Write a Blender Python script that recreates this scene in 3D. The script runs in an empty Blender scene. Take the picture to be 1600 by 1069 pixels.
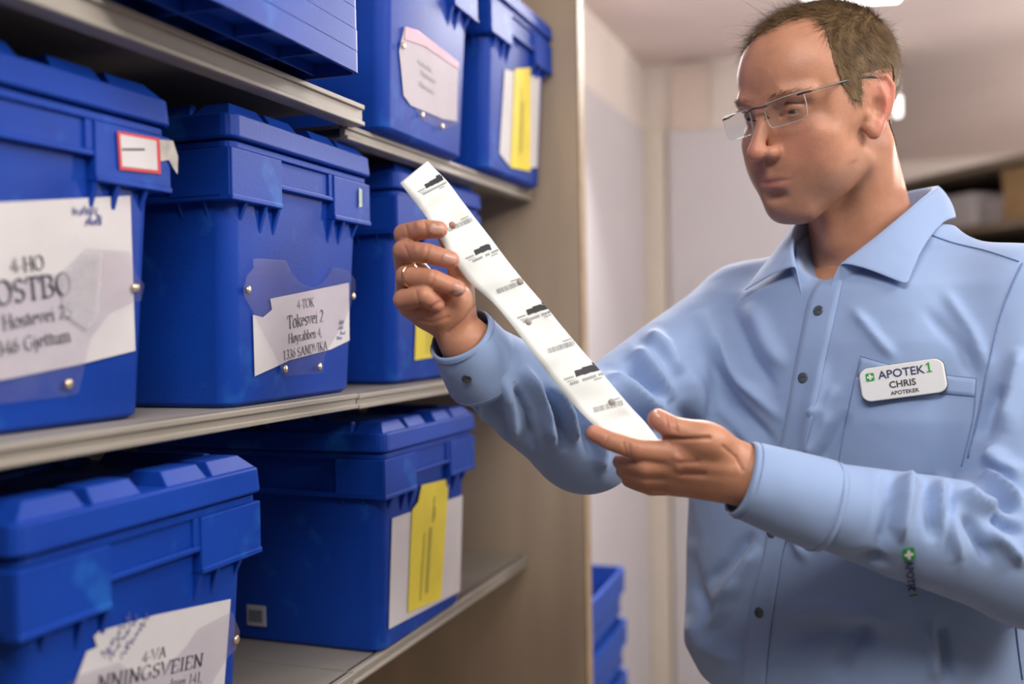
import bpy, bmesh, math, random
import numpy as np
from mathutils import Vector, Matrix
from mathutils.bvhtree import BVHTree
random.seed(7); rng = np.random.default_rng(7)
scene = bpy.context.scene
COL = scene.collection

# ------------------------------------------------------------------ camera
EYE = 1.47
FPX = 1600*35/36.
_phi, _pt, _rl = math.radians(20.4), math.radians(.97), math.radians(.96)
_f0 = np.array([-math.sin(_phi), math.cos(_phi), 0]); _r0 = np.array([math.cos(_phi), math.sin(_phi), 0]); _u0 = np.array([0, 0, 1.])
CF = math.cos(_pt)*_f0-math.sin(_pt)*_u0; _u1 = math.cos(_pt)*_u0+math.sin(_pt)*_f0
CU = math.cos(_rl)*_u1+math.sin(_rl)*_r0; CR = math.cos(_rl)*_r0-math.sin(_rl)*_u1
CO = np.array([0, 0, EYE])
cam_d = bpy.data.cameras.new('camera'); cam = bpy.data.objects.new('camera', cam_d); COL.objects.link(cam)
cam_d.lens = 35; cam_d.sensor_width = 36; cam_d.sensor_fit = 'HORIZONTAL'; cam_d.clip_start = .02
cam.matrix_world = Matrix([[CR[i], CU[i], -CF[i], CO[i]] for i in range(3)]+[[0, 0, 0, 1]])
cam_d.dof.use_dof = True; cam_d.dof.focus_distance = 1.05; cam_d.dof.aperture_fstop = 2.2
scene.camera = cam

# ------------------------------------------------------------------ world, exposure, big lights
scene.view_settings.view_transform = 'Standard'; scene.view_settings.look = 'None'
scene.view_settings.gamma = 1; scene.view_settings.use_curve_mapping = False
scene.view_settings.exposure = 0.75
w = bpy.data.worlds.new('world'); scene.world = w; w.use_nodes = True
w.node_tree.nodes['Background'].inputs[0].default_value = (1.0, .93, .87, 1)
w.node_tree.nodes['Background'].inputs[1].default_value = .09
def area(name, loc, target, sx, sy, power, col):
    d = bpy.data.lights.new(name, 'AREA'); d.shape = 'RECTANGLE'; d.size = sx; d.size_y = sy; d.energy = power; d.color = col
    o = bpy.data.objects.new(name, d); COL.objects.link(o); o.location = loc
    o.rotation_euler = (Vector(target)-Vector(loc)).to_track_quat('-Z', 'Y').to_euler(); return o
area('ceiling_lamp_light_corner', (-.42, 2.55, 2.36), (-.30, 1.2, 1.2), .7, .5, 26, (1, .97, .95))
area('ceiling_lamp_light_side', (1.15, .85, 2.36), (-.3, 1.0, 1.0), .9, .5, 19, (1, .96, .92))
area('ceiling_lamp_light_aisle', (.10, .05, 2.36), (-.05, .9, 1.0), .9, .4, 11, (1, .96, .92))
def point_fill(name, loc, power, col, rad=.14):
    d = bpy.data.lights.new(name, 'POINT'); d.energy = power; d.color = col; d.shadow_soft_size = rad; o = bpy.data.objects.new(name, d); COL.objects.link(o); o.location = loc
point_fill('ceiling_fill_light_back', (1.25, 3.3, 1.8), 16, (1, .93, .89))  # added fill, no fixture: softly lights the ceiling from the right
point_fill('ceiling_fill_light_far', (1.9, 4.3, 2.0), 60, (1, .92, .88))  # unseen fill light added to brighten the far ceiling

# ------------------------------------------------------------------ helpers
def P(x, y, d): return CO+d*(CF+CR*(x-800)/FPX+CU*(534.5-y)/FPX)
def proj(p):
    q = np.asarray(p)-CO; d = q@CF
    return np.stack([800+FPX*(q@CR)/d, 534.5-FPX*(q@CU)/d, d], -1)
def ray_dir(x, y): return CF+CR*(x-800)/FPX+CU*(534.5-y)/FPX
def onplane(x, y, ax, v):
    r = ray_dir(x, y); return CO+r*((v-CO[ax])/r[ax])

MATS = {}
def mat(name, col, rough=.5, noise=0, nscale=20, bump=0, bscale=200, metal=0, trans=0, emit=0, sss=0, alpha=1, sheen=0, attr=None, spec=.5, aniso_scale=None, col2=None, coat=0, scuff=None):
    if name in MATS: return MATS[name]
    m = bpy.data.materials.new(name); m.use_nodes = True; MATS[name] = m
    nt = m.node_tree; b = nt.nodes['Principled BSDF']; N = nt.nodes.new; L = nt.links.new
    b.inputs['Base Color'].default_value = (*col, 1); b.inputs['Roughness'].default_value = rough
    b.inputs['Metallic'].default_value = metal; b.inputs['Transmission Weight'].default_value = trans
    b.inputs['Alpha'].default_value = alpha; b.inputs['Specular IOR Level'].default_value = spec; b.inputs['Coat Weight'].default_value = coat
    if emit: b.inputs['Emission Color'].default_value = (*col, 1); b.inputs['Emission Strength'].default_value = emit
    if sss:
        b.inputs['Subsurface Weight'].default_value = sss; b.inputs['Subsurface Radius'].default_value = (1, .35, .2); b.inputs['Subsurface Scale'].default_value = .006
    if sheen: b.inputs['Sheen Weight'].default_value = sheen; b.inputs['Sheen Roughness'].default_value = .5
    tc = N('ShaderNodeTexCoord')
    src = None
    if attr:
        a = N('ShaderNodeAttribute'); a.attribute_name = attr; src = a.outputs['Color']; L(src, b.inputs['Base Color'])
    if noise:
        n = N('ShaderNodeTexNoise'); n.inputs['Scale'].default_value = nscale; n.inputs['Detail'].default_value = 5
        vec = tc.outputs['Object']
        if aniso_scale:
            mp = N('ShaderNodeMapping'); mp.inputs['Scale'].default_value = aniso_scale; L(vec, mp.inputs[0]); vec = mp.outputs[0]
        L(vec, n.inputs['Vector'])
        mx = N('ShaderNodeMix'); mx.data_type = 'RGBA'
        rp = N('ShaderNodeMapRange'); rp.inputs[1].default_value = .35; rp.inputs[2].default_value = .7; L(n.outputs[0], rp.inputs[0]); L(rp.outputs[0], mx.inputs[0])
        c2 = col2 or tuple(min(1, c*(1-noise)) for c in col)
        mx.inputs[6].default_value = (*col, 1); mx.inputs[7].default_value = (*c2, 1)
        if attr:
            mx.blend_type = 'MULTIPLY'; L(src, mx.inputs[6]); mx.inputs[7].default_value = (1-noise, 1-noise*1.15, 1-noise*1.15, 1)
        outc = mx.outputs[2]
        if scuff:   # pale rubbed patches on the plastic
            n3 = N('ShaderNodeTexNoise'); n3.inputs['Scale'].default_value = 16; n3.inputs['Detail'].default_value = 3; L(tc.outputs['Object'], n3.inputs['Vector'])
            r3 = N('ShaderNodeMapRange'); r3.inputs[1].default_value = .61; r3.inputs[2].default_value = .72; r3.inputs[4].default_value = .5; L(n3.outputs[0], r3.inputs[0])
            m3 = N('ShaderNodeMix'); m3.data_type = 'RGBA'; L(r3.outputs[0], m3.inputs[0]); L(outc, m3.inputs[6]); m3.inputs[7].default_value = (*scuff, 1); outc = m3.outputs[2]
        L(outc, b.inputs['Base Color'])
    if bump:
        n2 = N('ShaderNodeTexNoise'); n2.inputs['Scale'].default_value = bscale; n2.inputs['Detail'].default_value = 3; L(tc.outputs['Object'], n2.inputs['Vector'])
        bp = N('ShaderNodeBump'); bp.inputs['Strength'].default_value = bump; bp.inputs['Distance'].default_value = .002
        L(n2.outputs[0], bp.inputs['Height']); L(bp.outputs[0], b.inputs['Normal'])
    return m

def link(o, parent=None):
    COL.objects.link(o)
    if parent is not None: o.parent = parent
    return o
def tag(o, label=None, cat=None, group=None, kind=None):
    if label: o['label'] = label
    if cat: o['category'] = cat
    if group: o['group'] = group
    if kind: o['kind'] = kind
    return o
def empty(name, loc=(0, 0, 0), rz=0):
    o = bpy.data.objects.new(name, None); o.empty_display_size = .05; COL.objects.link(o); o.location = loc; o.rotation_euler = (0, 0, rz); return o
def copy_tree(o, parent=None):
    c = o.copy(); COL.objects.link(c)
    if parent is not None: c.parent = parent
    for ch in list(o.children): copy_tree(ch, c)
    return c
def mesh_obj(name, verts, faces, m, parent=None, smooth=False, bevel=0, solid=0, solid_off=-1, sub=0):
    me = bpy.data.meshes.new(name); me.from_pydata([tuple(map(float, v)) for v in verts], [], [tuple(map(int, f)) for f in faces]); me.update()
    if smooth: me.shade_smooth()
    if m: me.materials.append(m)
    o = bpy.data.objects.new(name, me); link(o, parent)
    if solid: md = o.modifiers.new('s', 'SOLIDIFY'); md.thickness = solid; md.offset = solid_off
    if sub: md = o.modifiers.new('u', 'SUBSURF'); md.levels = sub; md.render_levels = sub
    if bevel: md = o.modifiers.new('b', 'BEVEL'); md.width = bevel; md.segments = 2; md.limit_method = 'ANGLE'
    return o
class MB:
    def __init__(s): s.v = []; s.f = []
    def add(s, v, f):
        n = len(s.v); s.v += [tuple(p) for p in v]; s.f += [tuple(i+n for i in q) for q in f]; return s
    def box(s, x0, x1, y0, y1, z0, z1):
        return s.add([(x0, y0, z0), (x1, y0, z0), (x1, y1, z0), (x0, y1, z0), (x0, y0, z1), (x1, y0, z1), (x1, y1, z1), (x0, y1, z1)],
                     [(0, 3, 2, 1), (4, 5, 6, 7), (0, 1, 5, 4), (1, 2, 6, 5), (2, 3, 7, 6), (3, 0, 4, 7)])
    def frust(s, b, t):  # b,t = (x0,x1,y0,y1,z)
        return s.add([(b[0], b[2], b[4]), (b[1], b[2], b[4]), (b[1], b[3], b[4]), (b[0], b[3], b[4]), (t[0], t[2], t[4]), (t[1], t[2], t[4]), (t[1], t[3], t[4]), (t[0], t[3], t[4])],
                     [(0, 3, 2, 1), (4, 5, 6, 7), (0, 1, 5, 4), (1, 2, 6, 5), (2, 3, 7, 6), (3, 0, 4, 7)])
    def loft(s, rings, cap=True):
        n = len(rings[0]); base = len(s.v)
        for r in rings: s.v += [tuple(p) for p in r]
        for k in range(len(rings)-1):
            for i in range(n):
                j = (i+1) % n; s.f.append((base+k*n+i, base+k*n+j, base+(k+1)*n+j, base+(k+1)*n+i))
        if cap:
            s.f.append(tuple(base+i for i in reversed(range(n)))); s.f.append(tuple(base+(len(rings)-1)*n+i for i in range(n)))
        return s
    def prism(s, tri, dv):  # polygon extruded by vector
        n = len(tri); a = [np.array(p, float) for p in tri]; b = [p+np.array(dv) for p in a]
        return s.add(a+b, [tuple(reversed(range(n))), tuple(range(n, 2*n))]+[(i, (i+1) % n, n+(i+1) % n, n+i) for i in range(n)])
    def obj(s, name, m, parent=None, **k): return mesh_obj(name, s.v, s.f, m, parent, **k)
def rrect(hx, hy, r, z, n=4, cx=0, cy=0):
    out = []
    for qx, qy, a0 in ((1, 1, 0), (-1, 1, 90), (-1, -1, 180), (1, -1, 270)):
        for i in range(n+1):
            a = math.radians(a0+90*i/n); out.append((cx+qx*(hx-r)+r*math.cos(a), cy+qy*(hy-r)+r*math.sin(a), z))
    return out
def tube(pts, rad, n=10, cap=True):
    pts = [np.array(p, float) for p in pts]; rings = []
    if not hasattr(rad, '__len__'): rad = [rad]*len(pts)
    ref = np.array([.13, .31, .94])
    for i, p in enumerate(pts):
        t = pts[min(i+1, len(pts)-1)]-pts[max(i-1, 0)]; t /= np.linalg.norm(t)+1e-12
        a = np.cross(t, ref); a /= np.linalg.norm(a); b = np.cross(t, a)
        ref = np.cross(a, t)
        rings.append([p+rad[i]*(math.cos(k*2*math.pi/n)*a+math.sin(k*2*math.pi/n)*b) for k in range(n)])
    return MB().loft(rings, cap)
def interp_path(pts, n):
    pts = np.array(pts, float); k = len(pts)
    out = []
    for t in np.linspace(0, k-1-1e-9, n):
        i = int(t); u = t-i
        p0, p1, p2, p3 = pts[max(i-1, 0)], pts[i], pts[i+1], pts[min(i+2, k-1)]
        out.append(.5*((2*p1)+(p2-p0)*u+(2*p0-5*p1+4*p2-p3)*u*u+(3*p1-p0-3*p2+p3)*u**3))
    return np.array(out)

# ---- lettering: a stroke-built roman face and the plain built-in sans
def _arc(cx, cy, rx, ry, a0, a1, n=10): return [(cx+rx*math.cos(math.radians(a0+(a1-a0)*i/n)), cy+ry*math.sin(math.radians(a0+(a1-a0)*i/n))) for i in range(n+1)]
G = {  # advance, strokes, serif points
 '4': (.5, [[(.36, 0), (.36, .68), (.04, .2), (.48, .2)]], []), '-': (.33, [[(.05, .22), (.28, .22)]], []),
 'T': (.62, [[(.31, 0), (.31, .66)], [(.04, .5), (.05, .65), (.57, .65), (.58, .5)]], [(.31, 0)]),
 'O': (.72, [_arc(.36, .33, .3, .34, 0, 360, 24)], []), 'K': (.7, [[(.14, 0), (.14, .66)], [(.56, .66), (.18, .3)], [(.26, .38), (.6, 0)]], [(.14, 0), (.14, .66), (.56, .66), (.62, 0)]),
 'o': (.5, [_arc(.25, .22, .19, .23, 0, 360, 18)], []), 'k': (.5, [[(.1, 0), (.1, .68)], [(.4, .43), (.13, .2)], [(.2, .26), (.44, 0)]], [(.1, 0), (.4, .43), (.44, 0)]),
 'e': (.45, [[(.07, .26), (.38, .26)]+_arc(.22, .24, .16, .2, 10, 300, 14)], []), 's': (.38, [_arc(.19, .33, .12, .11, 30, 250, 8)+_arc(.19, .11, .13, .11, 80, -150, 8)], []),
 'v': (.5, [[(.08, .44), (.25, 0), (.42, .44)]], [(.08, .44), (.42, .44)]), 'i': (.28, [[(.14, 0), (.14, .43)], [(.13, .58), (.15, .63)]], [(.14, 0), (.1, .43)]),
 '2': (.5, [_arc(.24, .48, .17, .19, 160, -30, 10)+[(.05, .03), (.44, .03)]], []), 'H': (.72, [[(.14, 0), (.14, .66)], [(.58, 0), (.58, .66)], [(.14, .34), (.58, .34)]], [(.14, 0), (.14, .66), (.58, 0), (.58, .66)]),
 'ø': (.5, [_arc(.25, .22, .19, .23, 0, 360, 18), [(.05, -.03), (.45, .47)]], []), 'y': (.5, [[(.08, .44), (.26, .02)], [(.42, .44), (.2, -.16), (.08, -.18)]], [(.08, .44), (.42, .44)]),
 'r': (.35, [[(.11, 0), (.11, .43)], [(.11, .3), (.2, .42), (.31, .4)]], [(.11, 0), (.08, .43)]), 'a': (.45, [_arc(.2, .33, .14, .11, 150, 0, 6)+[(.34, .06), (.42, .02)], [(.33, .26)]+_arc(.19, .12, .13, .12, 90, 330, 8)], []),
 'b': (.5, [[(.1, .02), (.1, .68)], _arc(.26, .22, .17, .22, 150, -150, 12)], [(.07, .68)]), 'n': (.52, [[(.11, 0), (.11, .43)], [(.11, .3), (.22, .42), (.34, .4), (.39, .28), (.39, 0)]], [(.11, 0), (.39, 0), (.08, .43)]),
 ',': (.25, [[(.11, .05), (.12, 0), (.07, -.12)]], []), '.': (.25, [[(.1, 0), (.13, .05)]], []), '1': (.5, [[(.12, .55), (.26, .67), (.26, 0)]], [(.26, 0)]),
 '3': (.5, [_arc(.22, .5, .15, .16, 150, -90, 9)+_arc(.22, .17, .18, .17, 90, -150, 10)], []), '6': (.5, [[(.42, .67), (.2, .52), (.08, .25)]+_arc(.25, .21, .17, .2, 170, 500, 16)], []),
 '5': (.5, [[(.44, .66), (.16, .66), (.12, .38)]+_arc(.22, .19, .2, .2, 100, -140, 10)], []),
 'S': (.55, [_arc(.28, .49, .17, .16, 25, 255, 9)+_arc(.27, .17, .19, .17, 75, -155, 9)], []), 'A': (.72, [[(.36, .67), (.08, 0)], [(.36, .67), (.64, 0)], [(.18, .24), (.54, .24)]], [(.08, 0), (.64, 0)]),
 'N': (.74, [[(.14, 0), (.14, .66)], [(.12, .66), (.6, 0)], [(.6, 0), (.6, .66)]], [(.14, 0), (.1, .66), (.6, .66)]), 'D': (.72, [[(.14, 0), (.14, .66)], [(.14, .65), (.3, .65)]+_arc(.32, .33, .32, .32, 85, -85, 12)+[(.14, .01)]], [(.12, 0), (.12, .66)]),
 'V': (.7, [[(.06, .66), (.35, 0), (.64, .66)]], [(.06, .66), (.64, .66)]), 'I': (.34, [[(.17, 0), (.17, .66)]], [(.17, 0), (.17, .66)]),
 'B': (.66, [[(.14, 0), (.14, .66)], [(.14, .65)]+_arc(.34, .5, .18, .15, 90, -90, 8)+_arc(.34, .175, .22, .17, 90, -90, 8)+[(.14, .01)]], [(.12, 0), (.12, .66)]),
 'G': (.72, [_arc(.38, .33, .3, .33, 45, 330, 16)+[(.62, .3)]], [(.6, .3)]), 'E': (.62, [[(.14, 0), (.14, .66)], [(.14, .65), (.52, .65), (.54, .52)], [(.14, .34), (.42, .34)], [(.14, .01), (.54, .01), (.57, .16)]], [(.12, 0), (.12, .66)]),
 't': (.3, [[(.13, .58), (.13, .06), (.2, .01), (.27, .05)], [(.03, .43), (.26, .43)]], []), 'j': (.28, [[(.15, .43), (.15, -.12), (.03, -.2)], [(.13, .58), (.15, .63)]], [(.11, .43)]),
 'u': (.52, [[(.1, .43), (.1, .12), (.18, .01), (.3, .04), (.39, .14)], [(.39, .43), (.39, 0)]], [(.08, .43), (.42, 0)]),
 'm': (.8, [[(.11, 0), (.11, .43)], [(.11, .3), (.22, .42), (.33, .4), (.38, .28), (.38, 0)], [(.38, .3), (.49, .42), (.61, .4), (.66, .28), (.66, 0)]], [(.11, 0), (.38, 0), (.66, 0)]),
 'w': (.72, [[(.06, .44), (.2, 0), (.36, .44), (.5, 0), (.66, .44)]], [(.06, .44), (.66, .44)]), ' ': (.28, [], [])}
def roman(text, size, bold=0, center=True, xs=.82):
    V, Fc = [], []; x = 0
    def stroke(pts):
        pts = [np.array(p, float) for p in pts]; L_, R_ = [], []
        for i, p in enumerate(pts):
            t = pts[min(i+1, len(pts)-1)]-pts[max(i-1, 0)]; t = t/(np.linalg.norm(t)+1e-9)
            a = math.atan2(t[1], t[0]); wd = (.032+bold)+(.08+bold)*abs(math.sin(a-math.radians(18)))**2
            nn = np.array([-t[1], t[0]])*wd/2; L_.append(p+nn); R_.append(p-nn)
        b = len(V)
        for l, r in zip(L_, R_): V.append(l); V.append(r)
        for i in range(len(pts)-1): Fc.append((b+2*i, b+2*i+1, b+2*i+3, b+2*i+2))
    for ch in text:
        adv, st, se = G.get(ch, G[' '])
        for q in st: stroke([(px+x, py) for px, py in q])
        for sx, sy in se: stroke([(sx+x-.1, sy), (sx+x+.1, sy)])
        x += adv
    off = x/2 if center else 0
    return np.array([((v[0]-off)*size*xs, v[1]*size) for v in V]), Fc
def sans(text, size, center=True, bold=0.0, spacing=1):
    c = bpy.data.curves.new('t', 'FONT'); c.body = text; c.size = size; c.offset = bold*size; c.align_x = 'CENTER' if center else 'LEFT'; c.resolution_u = 3; c.space_character = spacing
    o = bpy.data.objects.new('t', c); COL.objects.link(o)
    dg = bpy.context.evaluated_depsgraph_get(); me = bpy.data.meshes.new_from_object(o.evaluated_get(dg))
    V = np.array([v.co[:2] for v in me.vertices]); Fc = [tuple(p.vertices) for p in me.polygons]
    bpy.data.objects.remove(o); bpy.data.curves.remove(c); bpy.data.meshes.remove(me)
    return V, Fc
def scribble(n, wd, h, th, seed):
    r = random.Random(seed); V, Fc = [], []
    n *= 2; pts = [(wd*i/n+r.uniform(-.5, .5)*wd/n, (h*.9 if i % 2 else 0)*r.uniform(.35, 1)+r.uniform(0, .15)*h) for i in range(n)]
    pts = interp_path([(a, b, 0) for a, b in pts], n*5)[:, :2]
    for i in range(len(pts)-1):
        t = pts[i+1]-pts[i]; l = np.linalg.norm(t)+1e-9; nn = np.array([-t[1], t[0]])/l*th/2
        b = len(V); V += [pts[i]+nn, pts[i]-nn, pts[i+1]-nn, pts[i+1]+nn]; Fc.append((b, b+1, b+2, b+3))
    return np.array(V), Fc

# ------------------------------------------------------------------ materials
M_BLUE = mat('blue_plastic', (.003, .039, .30), .5, spec=.22, noise=.35, nscale=9, bump=.12, bscale=420, col2=(.004, .052, .38), scuff=(.02, .16, .55))
M_BLUE2 = mat('blue_crate_plastic', (.008, .07, .42), .4, noise=.2, nscale=8)
M_STEEL = mat('grey_enamelled_steel', (.33, .30, .255), .42, noise=.12, nscale=6, bump=.05, bscale=90)
M_PANEL = mat('beige_shelf_panel', (.47, .36, .255), .6, noise=.15, nscale=3, aniso_scale=(6, 6, .6))
M_EDGE = mat('panel_edge_wood', (.36, .26, .16), .6, noise=.2, nscale=20)
M_WALL = mat('white_wall_paint', (.80, .735, .69), .75, noise=.05, nscale=3, bump=.05, bscale=150)
M_GREYP = mat('pale_grey_panel', (.60, .585, .62), .55, noise=.04, nscale=3)
M_CEIL = mat('ceiling_paint', (.78, .67, .64), .8, noise=.05, nscale=4)
M_FLOOR = mat('grey_vinyl_floor', (.30, .27, .25), .45, noise=.3, nscale=30)
M_TRIM = mat('cream_door_trim', (.68, .62, .53), .5, noise=.04)
M_PAPER = mat('label_paper', (.62, .60, .61), .7, noise=.06, nscale=30)
M_RED = mat('red_ink', (.62, .05, .06), .6, noise=.1)
M_PINK = mat('pink_ink', (.70, .40, .48), .6, noise=.1)
M_INK = mat('black_ink', (.025, .024, .03), .6, noise=.1)
M_BINK = mat('blue_pen_ink', (.13, .14, .34), .6, noise=.2)
M_GINK = mat('faint_grey_ink', (.30, .31, .32), .6, noise=.1)
M_YELLOW = mat('yellow_sticker', (.80, .66, .045), .6, noise=.1, nscale=25)
M_YINK = mat('print_on_yellow', (.30, .27, .05), .6, noise=.2)
def film(name, tint, gloss, diff, rough=.12):
    m = bpy.data.materials.new(name); m.use_nodes = True; nt = m.node_tree; nt.nodes.clear(); N = nt.nodes.new; L = nt.links.new
    t = N('ShaderNodeBsdfTransparent'); t.inputs[0].default_value = (*tint, 1); g = N('ShaderNodeBsdfGlossy'); g.inputs['Roughness'].default_value = rough
    d = N('ShaderNodeBsdfDiffuse'); d.inputs[0].default_value = (.8, .78, .85, 1)
    ns = N('ShaderNodeTexNoise'); ns.inputs['Scale'].default_value = 14; mr = N('ShaderNodeMath'); mr.operation = 'MULTIPLY'; mr.inputs[1].default_value = diff*2; L(ns.outputs[0], mr.inputs[0])
    m1 = N('ShaderNodeMixShader'); L(mr.outputs[0], m1.inputs[0]); L(t.outputs[0], m1.inputs[1]); L(d.outputs[0], m1.inputs[2])
    fr = N('ShaderNodeLayerWeight'); fr.inputs[0].default_value = .25; mu = N('ShaderNodeMath'); mu.operation = 'MULTIPLY_ADD'; mu.inputs[1].default_value = gloss; mu.inputs[2].default_value = gloss*.3; L(fr.outputs['Facing'], mu.inputs[0])
    m2 = N('ShaderNodeMixShader'); L(mu.outputs[0], m2.inputs[0]); L(m1.outputs[0], m2.inputs[1]); L(g.outputs[0], m2.inputs[2])
    o = N('ShaderNodeOutputMaterial'); L(m2.outputs[0], o.inputs[0]); return m
M_CLEAR = film('clear_pocket_film', (.97, .96, .98), .08, .025)
M_RIVET = mat('brass_rivet', (.75, .62, .42), .3, metal=.8, noise=.15, nscale=200)
M_STRIP = mat('thermal_paper', (.74, .77, .745), .55, noise=.02)
M_LAMP = mat('lit_lamp_diffuser', (1, .97, .92), .5, emit=6)
M_LAMPW = mat('white_lamp_housing', (.8, .8, .8), .4, noise=.03)
M_CARD = mat('cardboard', (.42, .27, .13), .7, noise=.2, nscale=15)
M_DARK = mat('dark_plastic', (.02, .02, .022), .4, noise=.1)
M_SKIN = mat('skin', (.6, .35, .25), .48, sss=.2, attr='Col', noise=.14, nscale=48, bump=.16, bscale=420, spec=.45)
M_HAIR = mat('light_brown_hair', (.085, .049, .022), .6, noise=.45, nscale=70, col2=(.17, .105, .048), spec=.25)
M_SHIRT = mat('light_blue_cotton', (.27, .375, .60), .75, noise=.06, nscale=5, bump=.08, bscale=1400, sheen=.25, spec=.2)
def crumple(m):
    nt = m.node_tree; N = nt.nodes.new; L = nt.links.new; b = nt.nodes['Principled BSDF']; old = b.inputs['Normal'].links[0].from_socket
    tc = N('ShaderNodeTexCoord'); n = N('ShaderNodeTexNoise'); n.inputs['Scale'].default_value = 20; n.inputs['Detail'].default_value = 1; n.inputs['Distortion'].default_value = .3; L(tc.outputs['Object'], n.inputs['Vector'])
    bp = N('ShaderNodeBump'); bp.inputs['Strength'].default_value = .28; bp.inputs['Distance'].default_value = .008; L(n.outputs[0], bp.inputs['Height']); L(old, bp.inputs['Normal']); L(bp.outputs[0], b.inputs['Normal'])
crumple(M_SHIRT)
M_SEAM = mat('blue_stitching', (.17, .25, .45), .8, noise=.2, nscale=300)
M_TROUSER = mat('dark_navy_cloth', (.012, .013, .022), .8, noise=.2, nscale=60, sheen=.1)
M_BUTTON = mat('dark_shirt_button', (.03, .04, .05), .25, noise=.5, nscale=300, col2=(.10, .12, .13))
M_SHOE = mat('black_leather', (.012, .011, .01), .35, noise=.2)
M_BADGE = mat('white_badge_plastic', (.70, .71, .72), .35, noise=.03)
M_GREEN = mat('logo_green', (.01, .30, .035), .5, noise=.05)
M_NAVY = mat('logo_navy', (.012, .018, .10), .5, noise=.05)
M_METAL = mat('spectacle_metal', (.16, .17, .17), .38, metal=1, noise=.1)
M_LENS = film('spectacle_lens', (.95, .97, .965), .05, .003, .01)
M_LENSRIM = mat('lens_cut_edge', (.75, .78, .77), .15, alpha=.5, noise=.02)
M_GOLD = mat('gold_ring', (.78, .58, .32), .18, metal=1, noise=.1)
M_EYE = mat('eyeball', (.8, .8, .8), .1, attr='Col', noise=.02)

# ------------------------------------------------------------------ room
ZC = EYE+.96
def structure(name, mb, m, parent=None, **k):
    o = mb.obj(name, m, parent, **k)
    if parent is None: o['kind'] = 'structure'
    return o
structure('floor', MB().box(-2.2, 4.2, -2.2, 7.2, -.05, 0), M_FLOOR)
structure('ceiling', MB().box(-2.2, 4.2, -2.2, 7.2, ZC, ZC+.05), M_CEIL)
structure('wall_left', MB().box(-.97, -.83, 1.79, 3.69, 0, ZC), M_WALL)
structure('wall_shelf_back', MB().box(-1.2, -1.075, -2.2, 1.79, 0, ZC), M_WALL)
structure('wall_back', MB().box(-.97, .0, 3.69, 3.81, 0, ZC), M_WALL)
structure('wall_far', MB().box(.0, 4.2, 6.6, 6.7, 0, ZC), M_WALL)
structure('wall_right', MB().box(3.4, 3.5, -2.2, 6.6, 0, ZC), M_WALL)
# pale panelling on both walls of the corner, with corner trim
ZP = EYE+.705
structure('door_1', MB().box(-.83, -.812, 1.80, 3.60, .02, ZP), M_GREYP, bevel=.003)
structure('door_2', MB().box(-.735, -.04, 3.66, 3.69, .02, ZP), M_GREYP, bevel=.003)
structure('trim_1', MB().box(-.83, -.745, 3.61, 3.69, 0, ZP+.01), M_TRIM, bevel=.004)
structure('trim_2', MB().box(-.72, -.58, 3.655, 3.69, ZP, ZC-.02), mat('tinted_trim', (.66, .56, .5), .6, noise=.04))
structure('trim_3', MB().box(-.42, -.28, 3.62, 3.69, ZP+.01, ZP+.16), mat('beige_conduit_box', (.60, .47, .36), .6, noise=.04), bevel=.004)
structure('trim_4', MB().frust((1.55, 1.62, 2.6, 6.5, ZC-.012), (1.53, 1.64, 2.6, 6.5, ZC)), M_CEIL)

# ceiling lamps
def lamp(loc, lx, ly, rz, label):
    r = empty('ceiling_lamp', (loc[0], loc[1], ZC-.075), rz)
    MB().box(-lx/2, lx/2, -ly/2, ly/2, .035, .075).obj('housing', M_LAMPW, r, bevel=.004)
    MB().frust((-lx/2+.03, lx/2-.03, -ly/2+.03, ly/2-.03, 0), (-lx/2+.012, lx/2-.012, -ly/2+.012, ly/2-.012, .035)).obj('diffuser', M_LAMP, r, bevel=.003)
    tag(r, label, 'ceiling lamp', 'lamps under the ceiling')
p = P(1338, -14, 2.75)
lamp(p, .30, .16, math.radians(12), 'lit rectangular ceiling lamp just above the hair of the man')
p = onplane(1408, 150, 2, ZC-.3)
lamp2 = empty('wall_lamp', P(1402, 166, 3.3)); tag(lamp2, 'small bright white lamp glowing beside the ear of the man', 'lamp')
MB().loft([rrect(.008, .008, .006, -.036), rrect(.014, .014, .009, -.028), rrect(.014, .014, .009, .028), rrect(.008, .008, .006, .036)]).obj('diffuser', mat('dim_lamp_diffuser', (1, .98, .96), .5, emit=1.2), lamp2, smooth=False)
MB().box(-.006, .006, -.006, .006, .05, ZC-lamp2.location.z).obj('hanger', M_LAMPW, lamp2)

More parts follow.
